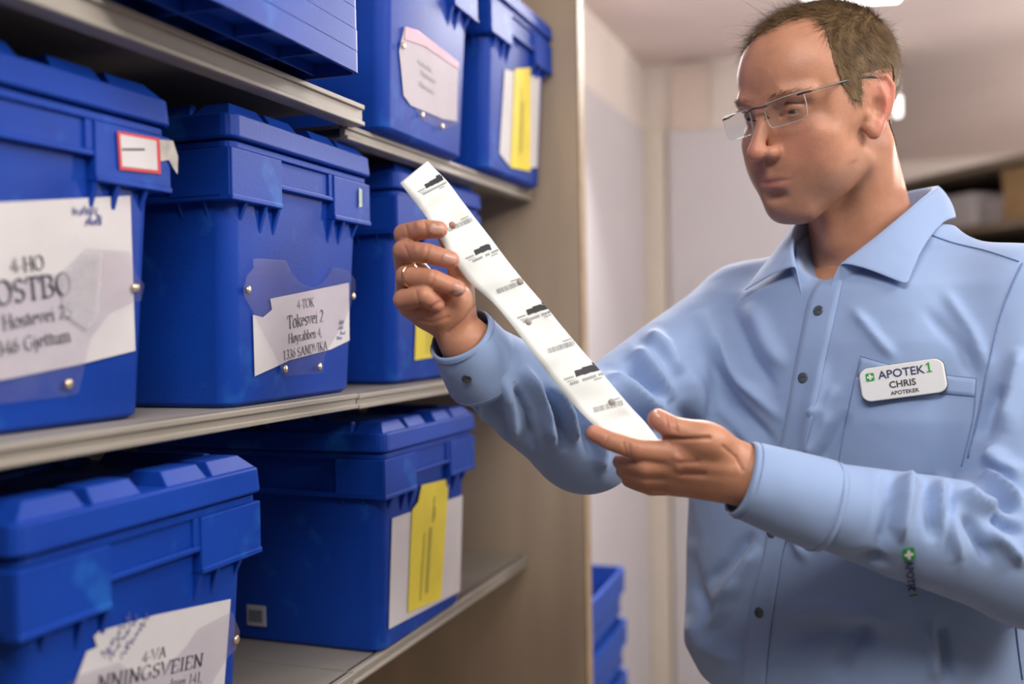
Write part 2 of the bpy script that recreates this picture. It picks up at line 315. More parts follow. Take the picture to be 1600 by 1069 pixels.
# ------------------------------------------------------------------ blue lidded crates (0.40 deep, 0.30 wide, 0.306 high)
HB = .2995
def crate_meshes():
    out = {}
    b = MB(); rings = []
    for z, hx, hy, r in ((0, .170, .122, .016), (.005, .1765, .1275, .018), (.21, .186, .137, .018), (.262, .187, .138, .018)):
        rings.append(rrect(hx, hy, r, z))
    b.loft(rings); out['body'] = b
    # moulded rim below the lid
    r = MB()
    r.loft([rrect(.195, .145, .012, .2535), rrect(.195, .145, .012, .2605)])
    for sx in (1, -1):
        for sy in (1, -1):
            # corner skirts: one plate on the end face, one on the long side, joined at a rounded corner
            xa, xb = sorted((sx*.180, sx*.1965)); ya, yb = sorted((sy*.056, sy*.1465))
            r.box(xa, xb, ya, yb, .207, .2535)
            xa, xb = sorted((sx*.125, sx*.1955)); ya, yb = sorted((sy*.132, sy*.1475))
            r.box(xa*1.0, xb-.0012 if sx > 0 else xb, ya, yb, .2075, .2532)
            xo, xi = sx*.1975, sx*.182
            ya, yb = sorted((sy*.056, sy*.1475)); r.box(min(xi, xo), max(xi, xo), ya, yb, .203, .2085)
            # gussets under the skirt
            for gy in (.058, .083, .118):
                y0 = sy*gy
                r.prism([(sx*.184, y0-.0012, .208), (sx*.1955, y0-.0012, .208), (sx*.183, y0-.0012, .172 if gy < .1 else .182)], (0, .0055, 0))
            for gx in (.13, .16):
                r.prism([(sx*gx, sy*.133, .208), (sx*gx, sy*.1455, .208), (sx*gx, sy*.1315, .178)], (.0024, 0, 0))
        # handle bay in the middle of the end face: shallower band with a raised lip
        r.box(min(sx*.180, sx*.1915), max(sx*.180, sx*.1915), -.056, .056, .228, .2535)
        r.box(min(sx*.180, sx*.1955), max(sx*.180, sx*.1955), -.056, .056, .2235, .2285)
        r.box(min(sx*.180, sx*.1945), max(sx*.180, sx*.1945), .0475, .056, .228, .2535)
    for sy in (1, -1):
        ya, yb = sorted((sy*.132, sy*.1465)); r.box(-.19, .19, ya, yb, .2035, .2095)
    out['rim'] = r
    l = MB()
    l.loft([rrect(.198, .148, .012, .2625), rrect(.2, .15, .013, .2645), rrect(.1985, .1485, .013, .2855), rrect(.196, .146, .012, .287)])
    zt = HB
    def block(x0, x1, y0, y1, ch=(0, 0, 0, 0)):
        l.frust((x0, x1, y0, y1, .2865), (x0+.004+ch[0], x1-.004-ch[1], y0+.003+ch[2], y1-.003-ch[3], zt))
    for sx in (1, -1):
        a, bb = (.150, .193) if sx > 0 else (-.193, -.150)
        f, k = ((0, .006) if sx > 0 else (.006, 0))
        block(a, bb, -.144, -.078, (f, k, .012, 0)); block(a, bb, -.070, -.016, (f, k, 0, 0))
        block(a, bb, .016, .070, (f, k, 0, 0)); block(a, bb, .078, .144, (f, k, 0, .012))
    for sy in (1, -1):
        y0, y1 = (.122, .144) if sy > 0 else (-.144, -.122)
        block(.022, .149, y0, y1, (0, 0, .004, .004)); block(-.149, -.022, y0, y1, (0, 0, .004, .004))
    # interlocking middle seam of the two lid halves
    for i in range(6):
        y = -.105+i*.042; l.box(-.012+(i % 2)*.006, .006+(i % 2)*.006, y-.018, y+.018, .2855, .2925)
    out['lid'] = l
    hl = MB()  # small pin holes' plugs on the lid's long side
    return out
_cm = crate_meshes()
def face_pt(u, v, off=0):  # point on the crate's front face (u right, v up)
    x = .1765+(v-.005)*(.186-.1765)/.205
    return (x+off, u, v)
def flat(parent, name, V, Fc, m, origin, ang=0, off=.001, thick=0):
    ca, sa = math.cos(ang), math.sin(ang)
    vs = [face_pt(origin[0]+ca*v[0]-sa*v[1], origin[1]+sa*v[0]+ca*v[1], off) for v in V]
    return mesh_obj(name, vs, Fc, m, parent, solid=thick, solid_off=0)
_proto = None
def crate(loc, rz, label, h=1):
    global _proto
    e = empty('plastic_crate', loc, rz)
    if _proto is None:
        _proto = {}
        for k, mb in _cm.items():
            o = mb.obj(k, M_BLUE, e, bevel=.0016)
            if k == 'body': o.data.shade_smooth(); o.modifiers.clear(); md = o.modifiers.new('b', 'BEVEL'); md.width = .003; md.segments = 2; md.limit_method = 'ANGLE'; md.angle_limit = .7
            _proto[k] = o
    else:
        for k, o in _proto.items():
            c = o.copy(); link(c, e)
    tag(e, label, 'crate', 'blue lidded crates on the shelves')
    return e
def locate(px, py, e):  # photo pixel -> (u,v) on a crate's front face
    Mw = Matrix.Translation(e.location) @ Matrix.Rotation(e.rotation_euler.z, 4, 'Z')
    Mi = Mw.inverted(); o = Mi @ Vector(CO); d = (Mi.to_3x3() @ Vector(ray_dir(px, py)))
    n = Vector((1, 0, -(.186-.1765)/.205)); q = Vector(face_pt(0, 0)); t = (q-o).dot(n)/d.dot(n); h = o+d*t
    return h.y, h.z
def poly_label(e, name, pix, m, off, thick=.0006, parent=None, uv=None):
    uv = uv or [locate(x, y, e) for x, y in pix]
    return mesh_obj(name, [face_pt(u, v, off) for u, v in uv], [tuple(range(len(uv)))], m, parent or e, solid=thick, solid_off=0)
def rivet(e, u, v, off, par=None):
    c = face_pt(u, v, off); n = 12
    rings = [[(c[0]+dx, c[1]+r*math.cos(a*2*math.pi/n), c[2]+r*math.sin(a*2*math.pi/n)) for a in range(n)] for dx, r in ((0, .0042), (.0012, .004), (.002, .0026), (.0023, .0008))]
    return MB().loft(rings).obj('rivet', M_RIVET, par or e, smooth=True)
def pocket(e, pix_rivets, uv_shape, off):
    h = poly_label(e, 'label_pocket', None, M_CLEAR, off, .0008, uv=uv_shape); h['label'] = 'clear plastic label pocket'
    for u, v in pix_rivets: rivet(e, u, v, off+.0004)
    return h
# a pocket outline in (u,v): wide wings with rivets, scooped top, narrow foot
def pocket_shape(cu, cv, w=.20, hh=.145):
    s = w/2
    pts = [(-.45, -.5), (.2, -.5), (.22, -.46)]
    pts = [(-.22, -.5), (.22, -.5), (.25, -.46), (.25, -.36), (.42, -.2), (.5, .1), (.49, .2), (.43, .3), (.40, .46), (.24, .5)]
    arc = [(.24-.02, .45)]+[(.21*math.cos(a), .42-.36*math.sin(a)) for a in np.linspace(.35, math.pi-.35, 9)]+[(-.22, .45)]
    left = [(-x, y) for x, y in reversed(pts)]
    allp = pts+arc+left
    return [(cu+x*w, cv+y*hh) for x, y in allp]

ZMID, ZBOT, ZTR, ZTL = EYE-.078, EYE-.42, EYE+.240, EYE+.262
cx = lambda xf: xf-.1765   # crate centre from front-foot X
TOK = crate((cx(-.606), .802+.1275+.012, ZMID), math.radians(2.0), 'blue lidded crate with the Tokesvei 2 address label, on the middle shelf')
HO = crate((cx(-.628), .729-.1275, ZMID), math.radians(-1), 'blue lidded crate at the left photo edge with the Hostbo label and red bordered sticker')
C3 = crate((cx(-.622), 1.21+.1275, ZMID), 0, 'blue lidded crate on the middle shelf behind the hand raising the paper strip')
VA = crate((cx(-.588), .672, ZBOT), math.radians(.5), 'blue lidded crate with the Sveien address label, at the bottom left of the photo')
YB = crate((cx(-.605), 1.126+.1295, ZBOT), 0, 'blue lidded crate on the bottom shelf with a yellow sticker over white paper')
PK = crate((cx(-.566), 1.207, ZTR), math.radians(1.5), 'blue lidded crate on the top shelf with a crumpled pink edged paper label')
Y2 = crate((cx(-.566), 1.551, ZTR), 0, 'blue lidded crate at the end of the top shelf with a long yellow sticker')

# --- labels: TOK
def text_on(e, par, rows, off, ang):
    for s, size, (px, py), bold, *xs in rows:
        u, v = locate(px, py, e); V, Fc = roman(s, size, bold, True, *(xs or (.86,)))
        o = flat(par, 'lettering', V, Fc, M_INK, (u, v), ang, off)
pp = poly_label(TOK, 'paper_label', [(396, 588), (393, 492), (409, 496), (423, 484), (420, 467), (543, 442), (544, 532), (515, 546), (450, 563), (425, 575)], M_PAPER, .0016)
ang = math.radians(0)
a0 = locate(440, 590, TOK); a1 = locate(520, 590, TOK)
def face_angle(e, p0, p1):
    a, b = locate(*p0, e), locate(*p1, e); return math.atan2(b[1]-a[1], b[0]-a[0])
an = face_angle(TOK, (443, 556), (509, 540))
text_on(TOK, pp, [('4-TOK', .0150, (475, 481), 0), ('Tokesvei 2', .0205, (475.5, 508), .004), ('Høyrabben 4,', .0155, (475, 531), 0), ('1336 SANDVIKA', .0150, (475.5, 554), 0)], .0024, an)
for i, (x, y) in enumerate([(527, 508), (526, 516), (529, 524), (524, 532)]):
    u, v = locate(x, y, TOK); V, Fc = scribble(7, .013, .006, .0007, 30+i); flat(pp, 'handwriting', V, Fc, M_BINK, (u, v), an, .0024)
sh = [(381, 430), (391, 420), (390, 405), (398, 404), (442, 407), (450, 425), (462, 440), (476, 448), (486, 449), (498, 443), (508, 432), (514, 421), (516, 418), (540, 422), (545, 430), (550, 437), (551, 452), (546, 468), (535, 500), (502, 556), (500, 580), (497, 583), (440, 588), (435, 580), (432, 570), (393, 492), (377, 465), (375, 455)]
k = poly_label(TOK, 'label_pocket', sh, M_CLEAR, .0040, .0008); k['label'] = 'clear plastic label pocket'
for x, y in ((382, 453), (547, 463), (440, 577), (494, 573)): rivet(TOK, *locate(x, y, TOK), .0044)
u, v = locate(550, 310, TOK); mesh_obj('sticker_scrap', [(.1985, u-.004, v-.012), (.1985, u+.004, v-.010), (.1985, u+.0045, v+.010), (.1985, u-.003, v+.012)], [(0, 1, 2, 3)], mat('pale_green_scrap', (.45, .62, .5), .6, noise=.3, nscale=200), TOK)
# --- HO
pp = poly_label(HO, 'paper_label', [(-75, 600), (-75, 320), (201, 306), (209, 548), (120, 570), (0, 594)], M_PAPER, .0016)
an = face_angle(HO, (20, 420), (70, 414))
text_on(HO, pp, [('4-HO', .0165, (40, 424), .01), ('HOSTBO', .0265, (38, 470), .018), ('e. Hostevei 25', .0165, (46, 508), .01), ('1346 Gjettum', .0165, (46, 546), .01)], .0026, an)
for i, (x, y) in enumerate([(110, 338), (130, 354)]):
    u, v = locate(x, y, HO); V, Fc = scribble(8, .028-.008*i, .010, .001, 50+i); flat(pp, 'handwriting', V, Fc, M_BINK, (u, v), .1, .0026)
uvs = [locate(x, y, HO) for x, y in [(90, 428), (122, 395), (130, 388), (196, 392), (205, 425), (219, 445), (214, 470), (200, 474), (165, 490), (135, 530), (126, 568), (117, 612), (108, 618), (-30, 634), (-60, 560), (-60, 450)]]
k = poly_label(HO, 'label_pocket', None, M_CLEAR, .0045, .0008, uv=uvs); k['label'] = 'clear plastic label pocket'
poly_label(HO, 'torn_tape', [(88, 428), (124, 396), (153, 394), (146, 500), (128, 515), (92, 490)], film('pale_tape', (.98, .98, .97), .06, .22), .0052, .0005)
for x, y in ((205, 450), (100, 600)): rivet(HO, *locate(x, y, HO), .005)
def rim_rect(e, name, pix, m, xo, thick=.0006):
    """flat piece on the crate's rim skirt (local x = xo)"""
    Mw = Matrix.Translation(e.location) @ Matrix.Rotation(e.rotation_euler.z, 4, 'Z'); Mi = Mw.inverted(); o = Mi @ Vector(CO); R3 = Mi.to_3x3(); vs = []
    for x, y in pix:
        d = R3 @ Vector(ray_dir(x, y)); t = (xo-o.x)/d.x; h = o+d*t; vs.append((xo, h.y, h.z))
    return mesh_obj(name, vs, [tuple(range(len(vs)))], m, e, solid=thick, solid_off=0)
st = rim_rect(HO, 'red_bordered_sticker', [(183, 205), (249, 216), (251, 272), (187, 265)], M_RED, .1982)
rim_rect(HO, 'sticker_face', [(187.5, 210), (244, 220), (246, 266.5), (191, 260)], M_PAPER, .1988)
rim_rect(HO, 'sticker_line', [(191, 232), (226, 232), (226, 235), (191, 235)], M_INK, .1994, .0002)
rim_rect(HO, 'torn_tape', [(249, 218), (270, 220), (278, 245), (277, 272), (270, 262), (264, 250), (251, 252)], mat('beige_tape', (.5, .46, .42), .5, noise=.3, nscale=80), .1982)
# --- VA
pp = poly_label(VA, 'paper_label', [(95, 1100), (112, 1075), (121, 1050), (133, 1018), (149, 1011), (144, 995), (153, 986), (240, 961), (358, 936), (348, 1069), (346, 1100)], M_PAPER, .0016)
an = face_angle(VA, (223, 1034), (250, 1026))
text_on(VA, pp, [('4-VA', .0135, (237, 1031), 0, 1.0)], .0024, an)
text_on(VA, pp, [('NNINGSVEIEN', .0175, (236, 1059), .003, 1.12), ('kvei 141,', .0140, (288, 1071), 0)], .0024, face_angle(VA, (200, 1060), (316, 1033)))
for i, (x, y) in enumerate([(160, 1030), (170, 1032), (189, 1030)]):
    u, v = locate(x, y, VA); V, Fc = scribble(9, .042, .009, .0008, 70+i); flat(pp, 'handwriting', V, Fc, M_BINK, (u, v), math.radians(38), .0024)
uvs = [locate(x, y, VA) for x, y in [(357, 955), (369, 986), (363, 1015), (352, 1024), (330, 1060), (310, 1110), (140, 1140), (110, 1100), (95, 1070), (118, 1054), (180, 1034), (200, 1050), (230, 1052), (270, 1026), (285, 1010), (303, 983)]]
k = poly_label(VA, 'label_pocket', None, M_CLEAR, .0040, .0008, uv=uvs); k['label'] = 'clear plastic label pocket'
rivet(VA, *locate(363, 999, VA), .0044)
# --- yellow stickers
def yellow(e, white, yel, lines, off=.0016):
    pp = poly_label(e, 'paper_label', white, M_PAPER, off)
    o = poly_label(e, 'yellow_sticker', yel, M_YELLOW, .0030)
    return pp, o
wl, yl = yellow(YB, [(606, 983), (611, 810), (640, 800), (721, 774), (717, 924)], [(634, 957), (641, 797), (650, 785), (656, 758), (698, 748), (696, 780), (686, 935)], None)
def sticker_print(e, par, p_bot, p_top, rows, off=.0038):
    a = np.array(locate(*p_bot, e)); b = np.array(locate(*p_top, e)); d = b-a; L_ = np.linalg.norm(d); d /= L_; n = np.array([d[1], -d[0]])
    mb = MB(); r = random.Random(3)
    for x0, wd, s, t, step, duty in rows:   # lines of print running up the sticker
        y = s*L_
        while y < t*L_:
            l = r.uniform(.4, 1)*step
            q = [a+d*y+n*(x0-wd/2), a+d*y+n*(x0+wd/2), a+d*(y+l*duty)+n*(x0+wd/2), a+d*(y+l*duty)+n*(x0-wd/2)]
            mb.add([face_pt(*z, off) for z in q], [(0, 1, 2, 3)]); y += l
    return mb.obj('sticker_print', M_YINK, par)
sticker_print(YB, yl, (660, 950), (672, 760), [(-.019, .002, .08, .62, .006, .6), (-.014, .002, .08, .62, .006, .7), (.003, .011, .12, .66, .0022, .55), (.009, .004, .7, .9, .006, .7), (.014, .004, .72, .82, .005, .7)])
wl, yl = yellow(Y2, [(779, 240), (787, 108), (843, 122), (838, 262), (796, 262)], [(795, 262), (802, 108), (826, 106), (826, 268)], None)
sticker_print(Y2, yl, (809, 260), (814, 115), [(-.006, .003, .1, .8, .006, .6), (.004, .008, .15, .7, .0024, .55)])
yl = poly_label(C3, 'yellow_sticker', [(646, 563), (649, 470), (730, 470), (722, 550)], M_YELLOW, .0020)
sticker_print(C3, yl, (668, 560), (670, 480), [(-.01, .003, .1, .8, .006, .6), (.004, .008, .1, .8, .0024, .5)])
# --- PK crumpled label
pp = poly_label(PK, 'paper_label', [(629, 150), (622, 80), (630, 42), (650, 48), (714, 98), (712, 190), (690, 186), (640, 165)], M_PAPER, .0016)
poly_label(PK, 'pink_label_edge', [(629, 62), (630, 42), (650, 48), (714, 98), (713, 108), (660, 72)], M_PINK, .0030)
for i, (x, y) in enumerate([(650, 100), (655, 118), (652, 135)]):
    u, v = locate(x, y, PK); V, Fc = scribble(9, .05, .008, .0012, 90+i); flat(pp, 'handwriting', V, Fc, M_GINK, (u, v), -.05, .0026)
k = poly_label(PK, 'label_pocket', [(622, 60), (632, 40), (715, 98), (714, 192), (688, 204), (652, 186), (645, 168), (625, 150)], M_CLEAR, .0036, .0008); k['label'] = 'clear plastic label pocket'
for x, y in ((625, 72), (655, 180), (686, 198)): rivet(PK, *locate(x, y, PK), .0044)
# stock-code plate on the long side of the crate with the yellow sticker
e = YB; mb = MB(); mb.box(-.024, .006, -.1322, -.1298, .022, .050); o = mb.obj('side_plate', mat('grey_plate', (.40, .42, .46), .5, noise=.1), YB, bevel=.001)
MB().box(-.020, .001, -.1333, -.1322, .028, .044).obj('plate_window', mat('grey_plate_print', (.16, .17, .2), .5, noise=.4, nscale=300), YB)

# --- stack of loose lids on the top shelf of the near bay
LM = MB()
LM.loft([rrect(.2, .15, .012, 0), rrect(.2, .15, .012, .0215)], cap=False)
LM.loft([rrect(.196, .146, .011, 0), rrect(.196, .146, .011, .015)], cap=False)
n = len(rrect(.2, .15, .012, 0))
LM.f += [(i, n*2+i, n*2+(i+1) % n, (i+1) % n) for i in range(n)]          # bottom lip
LM.f.append(tuple(range(n, 2*n))); LM.f.append(tuple(range(3*n, 4*n))[::-1])
for y in (-.075, 0, .075): LM.box(-.196, .196, y-.0012, y+.0012, .004, .015)
for x in (-.1, 0, .1): LM.box(x-.0012, x+.0012, -.146, .146, .008, .015)
for sx in (1, -1): LM.box(min(sx*.145, sx*.148), max(sx*.145, sx*.148), -.146, .146, .003, .015)
lid0 = None
lz = math.radians(2.0)
cpos = np.array([-.504, .921])
cxy = cpos+np.array([-(.2*math.cos(lz)-.15*math.sin(lz)), -(.2*math.sin(lz)+.15*math.cos(lz))])
ords = ['lowest', 'second from the bottom', 'third from the bottom', 'fourth from the bottom', 'fifth from the bottom', 'topmost']
for i in range(6):
    jig = rng.normal(0, .0008, 2) if i else (0, 0)
    if lid0 is None: o = lid0 = LM.obj('crate_lid', M_BLUE, bevel=0)
    else: o = lid0.copy(); COL.objects.link(o)
    o.location = (cxy[0]+jig[0], cxy[1]+jig[1], ZTL+.0006+i*.0222); o.rotation_euler = (0, 0, lz)
    tag(o, 'flat blue lid, %s in the stack of loose lids at top left' % ords[i], 'lid', 'stack of loose lids')

# ------------------------------------------------------------------ shelving
XF = -.588
def shelf_board(y0, y1, ztop, label, xf=XF, lo=.012):
    r = empty('shelf_board', (xf, y0, ztop-.03)); t = .022; l = y1-y0
    MB().box(-.40, -.004, 0, l, .03-.004, .03).obj('deck', M_STEEL, r)
    f = MB(); f.box(-.008, 0, 0, l, lo+.001, .03); f.box(-.0005, .0035, 0, l, .024, .03); f.box(-.0005, .0035, 0, l, lo, lo+.0055); f.box(-.02, 0, 0, l, lo, lo+.0025)
    f.obj('front_rail', M_STEEL, r, bevel=.0012)
    f = MB(); f.box(-.40, -.392, 0, l, .012, .03); f.obj('rear_rail', M_STEEL, r)
    tag(r, label, 'shelf', 'steel shelf boards'); return r
YJ = 1.045
shelf_board(-.6, YJ, ZMID, 'beige steel shelf board under the crate with the Tokesvei label')
shelf_board(YJ+.002, 1.70, ZMID-.001, 'beige steel shelf board behind the raised shirt cuff, middle level far bay')
shelf_board(-.6, YJ, ZTL, 'beige steel shelf board under the stack of loose lids', xf=-.572, lo=.005)
shelf_board(YJ-.01, 1.70, ZTR, 'beige steel shelf board under the crate with the pink edged label', xf=-.59)
shelf_board(-.6, YJ+.015, ZBOT, 'beige steel shelf board at the lower left under the Sveien crate', xf=-.61)
shelf_board(YJ+.017, 1.70, ZBOT, 'beige steel shelf board at the bottom, empty at its far end', xf=-.612)
def upright(x, y, label):
    r = empty('shelf_upright', (x, y, 0))
    mb = MB(); mb.box(-.02, .02, -.017, -.013, 0, 2.3); mb.box(-.02, .02, .013, .017, 0, 2.3); mb.box(-.02, -.016, -.013, .013, 0, 2.3)
    mb.obj('post', M_STEEL, r)
    for i in range(6):
        MB().box(.016, .018, -.012, .012, 1.0+i*.22, 1.02+i*.22).obj('slot_cover', M_STEEL, r)
    tag(r, label, 'shelf post', 'steel shelf uprights')
upright(-1.034, YJ+.004, 'beige steel shelf upright behind the crates, seen over the lid of the bottom left crate')
upright(-1.034, 1.64, 'beige steel shelf upright at the rear beside the end panel')
pn = empty('shelf_end_panel', (-.5, 1.72, 0))
MB().box(-.57, -.004, -.015, .02, 0, ZC-.01).obj('board', M_PANEL, pn)
MB().box(-.004, 0, -.015, .02, 0, ZC-.01).obj('edge_band', M_EDGE, pn)
tag(pn, 'tall beige wooden panel closing the end of the shelving', 'panel')
bk = empty('shelf_back_panel', (-1.067, -.6, 0)); MB().box(0, .012, 0, 2.3, 0, 2.3).obj('board', M_PANEL, bk); tag(bk, 'beige back board behind the blue crates on the shelves', 'panel')

# --- open crates stacked on the floor beyond the end panel
def open_crate_mesh():
    m = MB(); H = .20
    m.loft([rrect(.125, .19, .02, 0), rrect(.14, .2, .02, H*.72), rrect(.14, .2, .02, H*.74), rrect(.147, .207, .02, H*.75), rrect(.147, .207, .02, H), rrect(.138, .198, .018, H), rrect(.12, .18, .018, .01)])
    for z in (.1,): m.loft([rrect(.137, .199, .02, z), rrect(.139, .201, .02, z+.004), rrect(.139, .201, .02, z+.012), rrect(.137, .199, .02, z+.016)])
    return m
oc = None
zt = .0
for i in range(7):
    if oc is None: o = oc = open_crate_mesh().obj('stacking_crate', M_BLUE2, bevel=0)
    else: o = oc.copy(); COL.objects.link(o)
    o.location = (-.70, 2.02, i*.118+.001); o.rotation_euler = (0, 0, math.radians(rng.uniform(-1.5, 1.5)))
    tag(o, 'bright blue open crate, %s in the floor stack beyond the end panel' % ['lowest', 'second from the floor', 'third from the floor', 'fourth from the floor', 'third from the top', 'second from the top', 'topmost'][i], 'crate', 'open crates stacked on the floor')

# --- far shelving at the right
fs = empty('far_shelving', P(1500, 1500, 4.0)); 
def far_setup():
    d = CF+CR*(-369/FPX); d[2] = 0; d /= np.linalg.norm(d); a = P(1500, 263, 4.0)
    return a, d
fa, fd = far_setup()
fs.location = (fa[0], fa[1], 0); fs.rotation_euler = (0, 0, math.atan2(fd[1], fd[0]))
# local x runs along the shelf (away from the viewer), local -y ... depth to the right
for z in (fa[2], fa[2]-.235, fa[2]-.46, fa[2]-.75, fa[2]-1.05, fa[2]-1.35):
    MB().box(-1.1, 1.2, -.42, 0, z-.03, z).obj('board', mat('far_shelf_wood', (.30, .24, .18), .6, noise=.2), fs)
for x in (-1.1, .455, 1.2): MB().box(x-.02, x+.02, -.42, 0, 0, fa[2]).obj('side', MATS['far_shelf_wood'], fs)
MB().box(-1.1, 1.2, -.44, -.42, 0, fa[2]+.02).obj('back', mat('far_shelf_back', (.10, .085, .07), .7, noise=.2), fs)
tag(fs, 'dark wooden shelving far behind the shoulder of the man', 'shelving')
def far_box(px, py0, py1, wx, m, label, zi, dy=.02, name='storage_box'):
    r = ray_dir(px, py1); q = CO[:2]-fa[:2]; nrm = np.array([-fd[1], fd[0]])
    t = -(q@nrm)/(r[:2]@nrm); h = CO+r*t; lx = (h[:2]-fa[:2])@fd[:2]
    hh = (py1-py0)/FPX*t
    z = fa[2]-(.235, .46, .75)[zi]
    o = empty(name, (*(fa[:2]+fd[:2]*lx), z), fs.rotation_euler.z)
    MB().box(-wx/2, wx/2, -.30-dy, -dy, 0, hh).obj('box', m, o, bevel=.004)
    MB().box(-wx/2-.003, wx/2+.003, -.303-dy, .002-dy, hh*.82, hh+.002).obj('lid', m, o, bevel=.003)
    tag(o, label, 'box', 'boxes on the far shelving')
far_box(1592, 252, 333, .22, M_CARD, 'brown cardboard box on the far shelving at the right photo edge', 0)
far_box(1483, 300, 350, .22, mat('white_carton', (.75, .72, .74), .6, noise=.05), 'white carton on the far shelving behind the collar of the man', 0)
far_box(1443, 296, 350, .095, mat('lilac_carton', (.45, .43, .52), .6, noise=.1), 'lilac grey carton left of the white carton on the far shelving', 0)
far_box(1535, 300, 340, .12, mat('grey_carton', (.5, .46, .47), .6, noise=.1), 'grey carton between the white carton and the cardboard box', 0, dy=.05)
far_box(1415, 320, 360, .12, mat('dun_carton', (.42, .38, .36), .6, noise=.1), 'dun carton at the far end of the far shelving', 0)
far_box(1570, 378, 410, .35, mat('cream_carton', (.62, .55, .5), .6, noise=.1), 'cream carton on the second far shelf above the shoulder', 1)
far_box(1505, 372, 400, .10, mat('pinkish_carton', (.55, .45, .42), .6, noise=.1), 'pinkish carton on the second far shelf beside the cream one', 1)
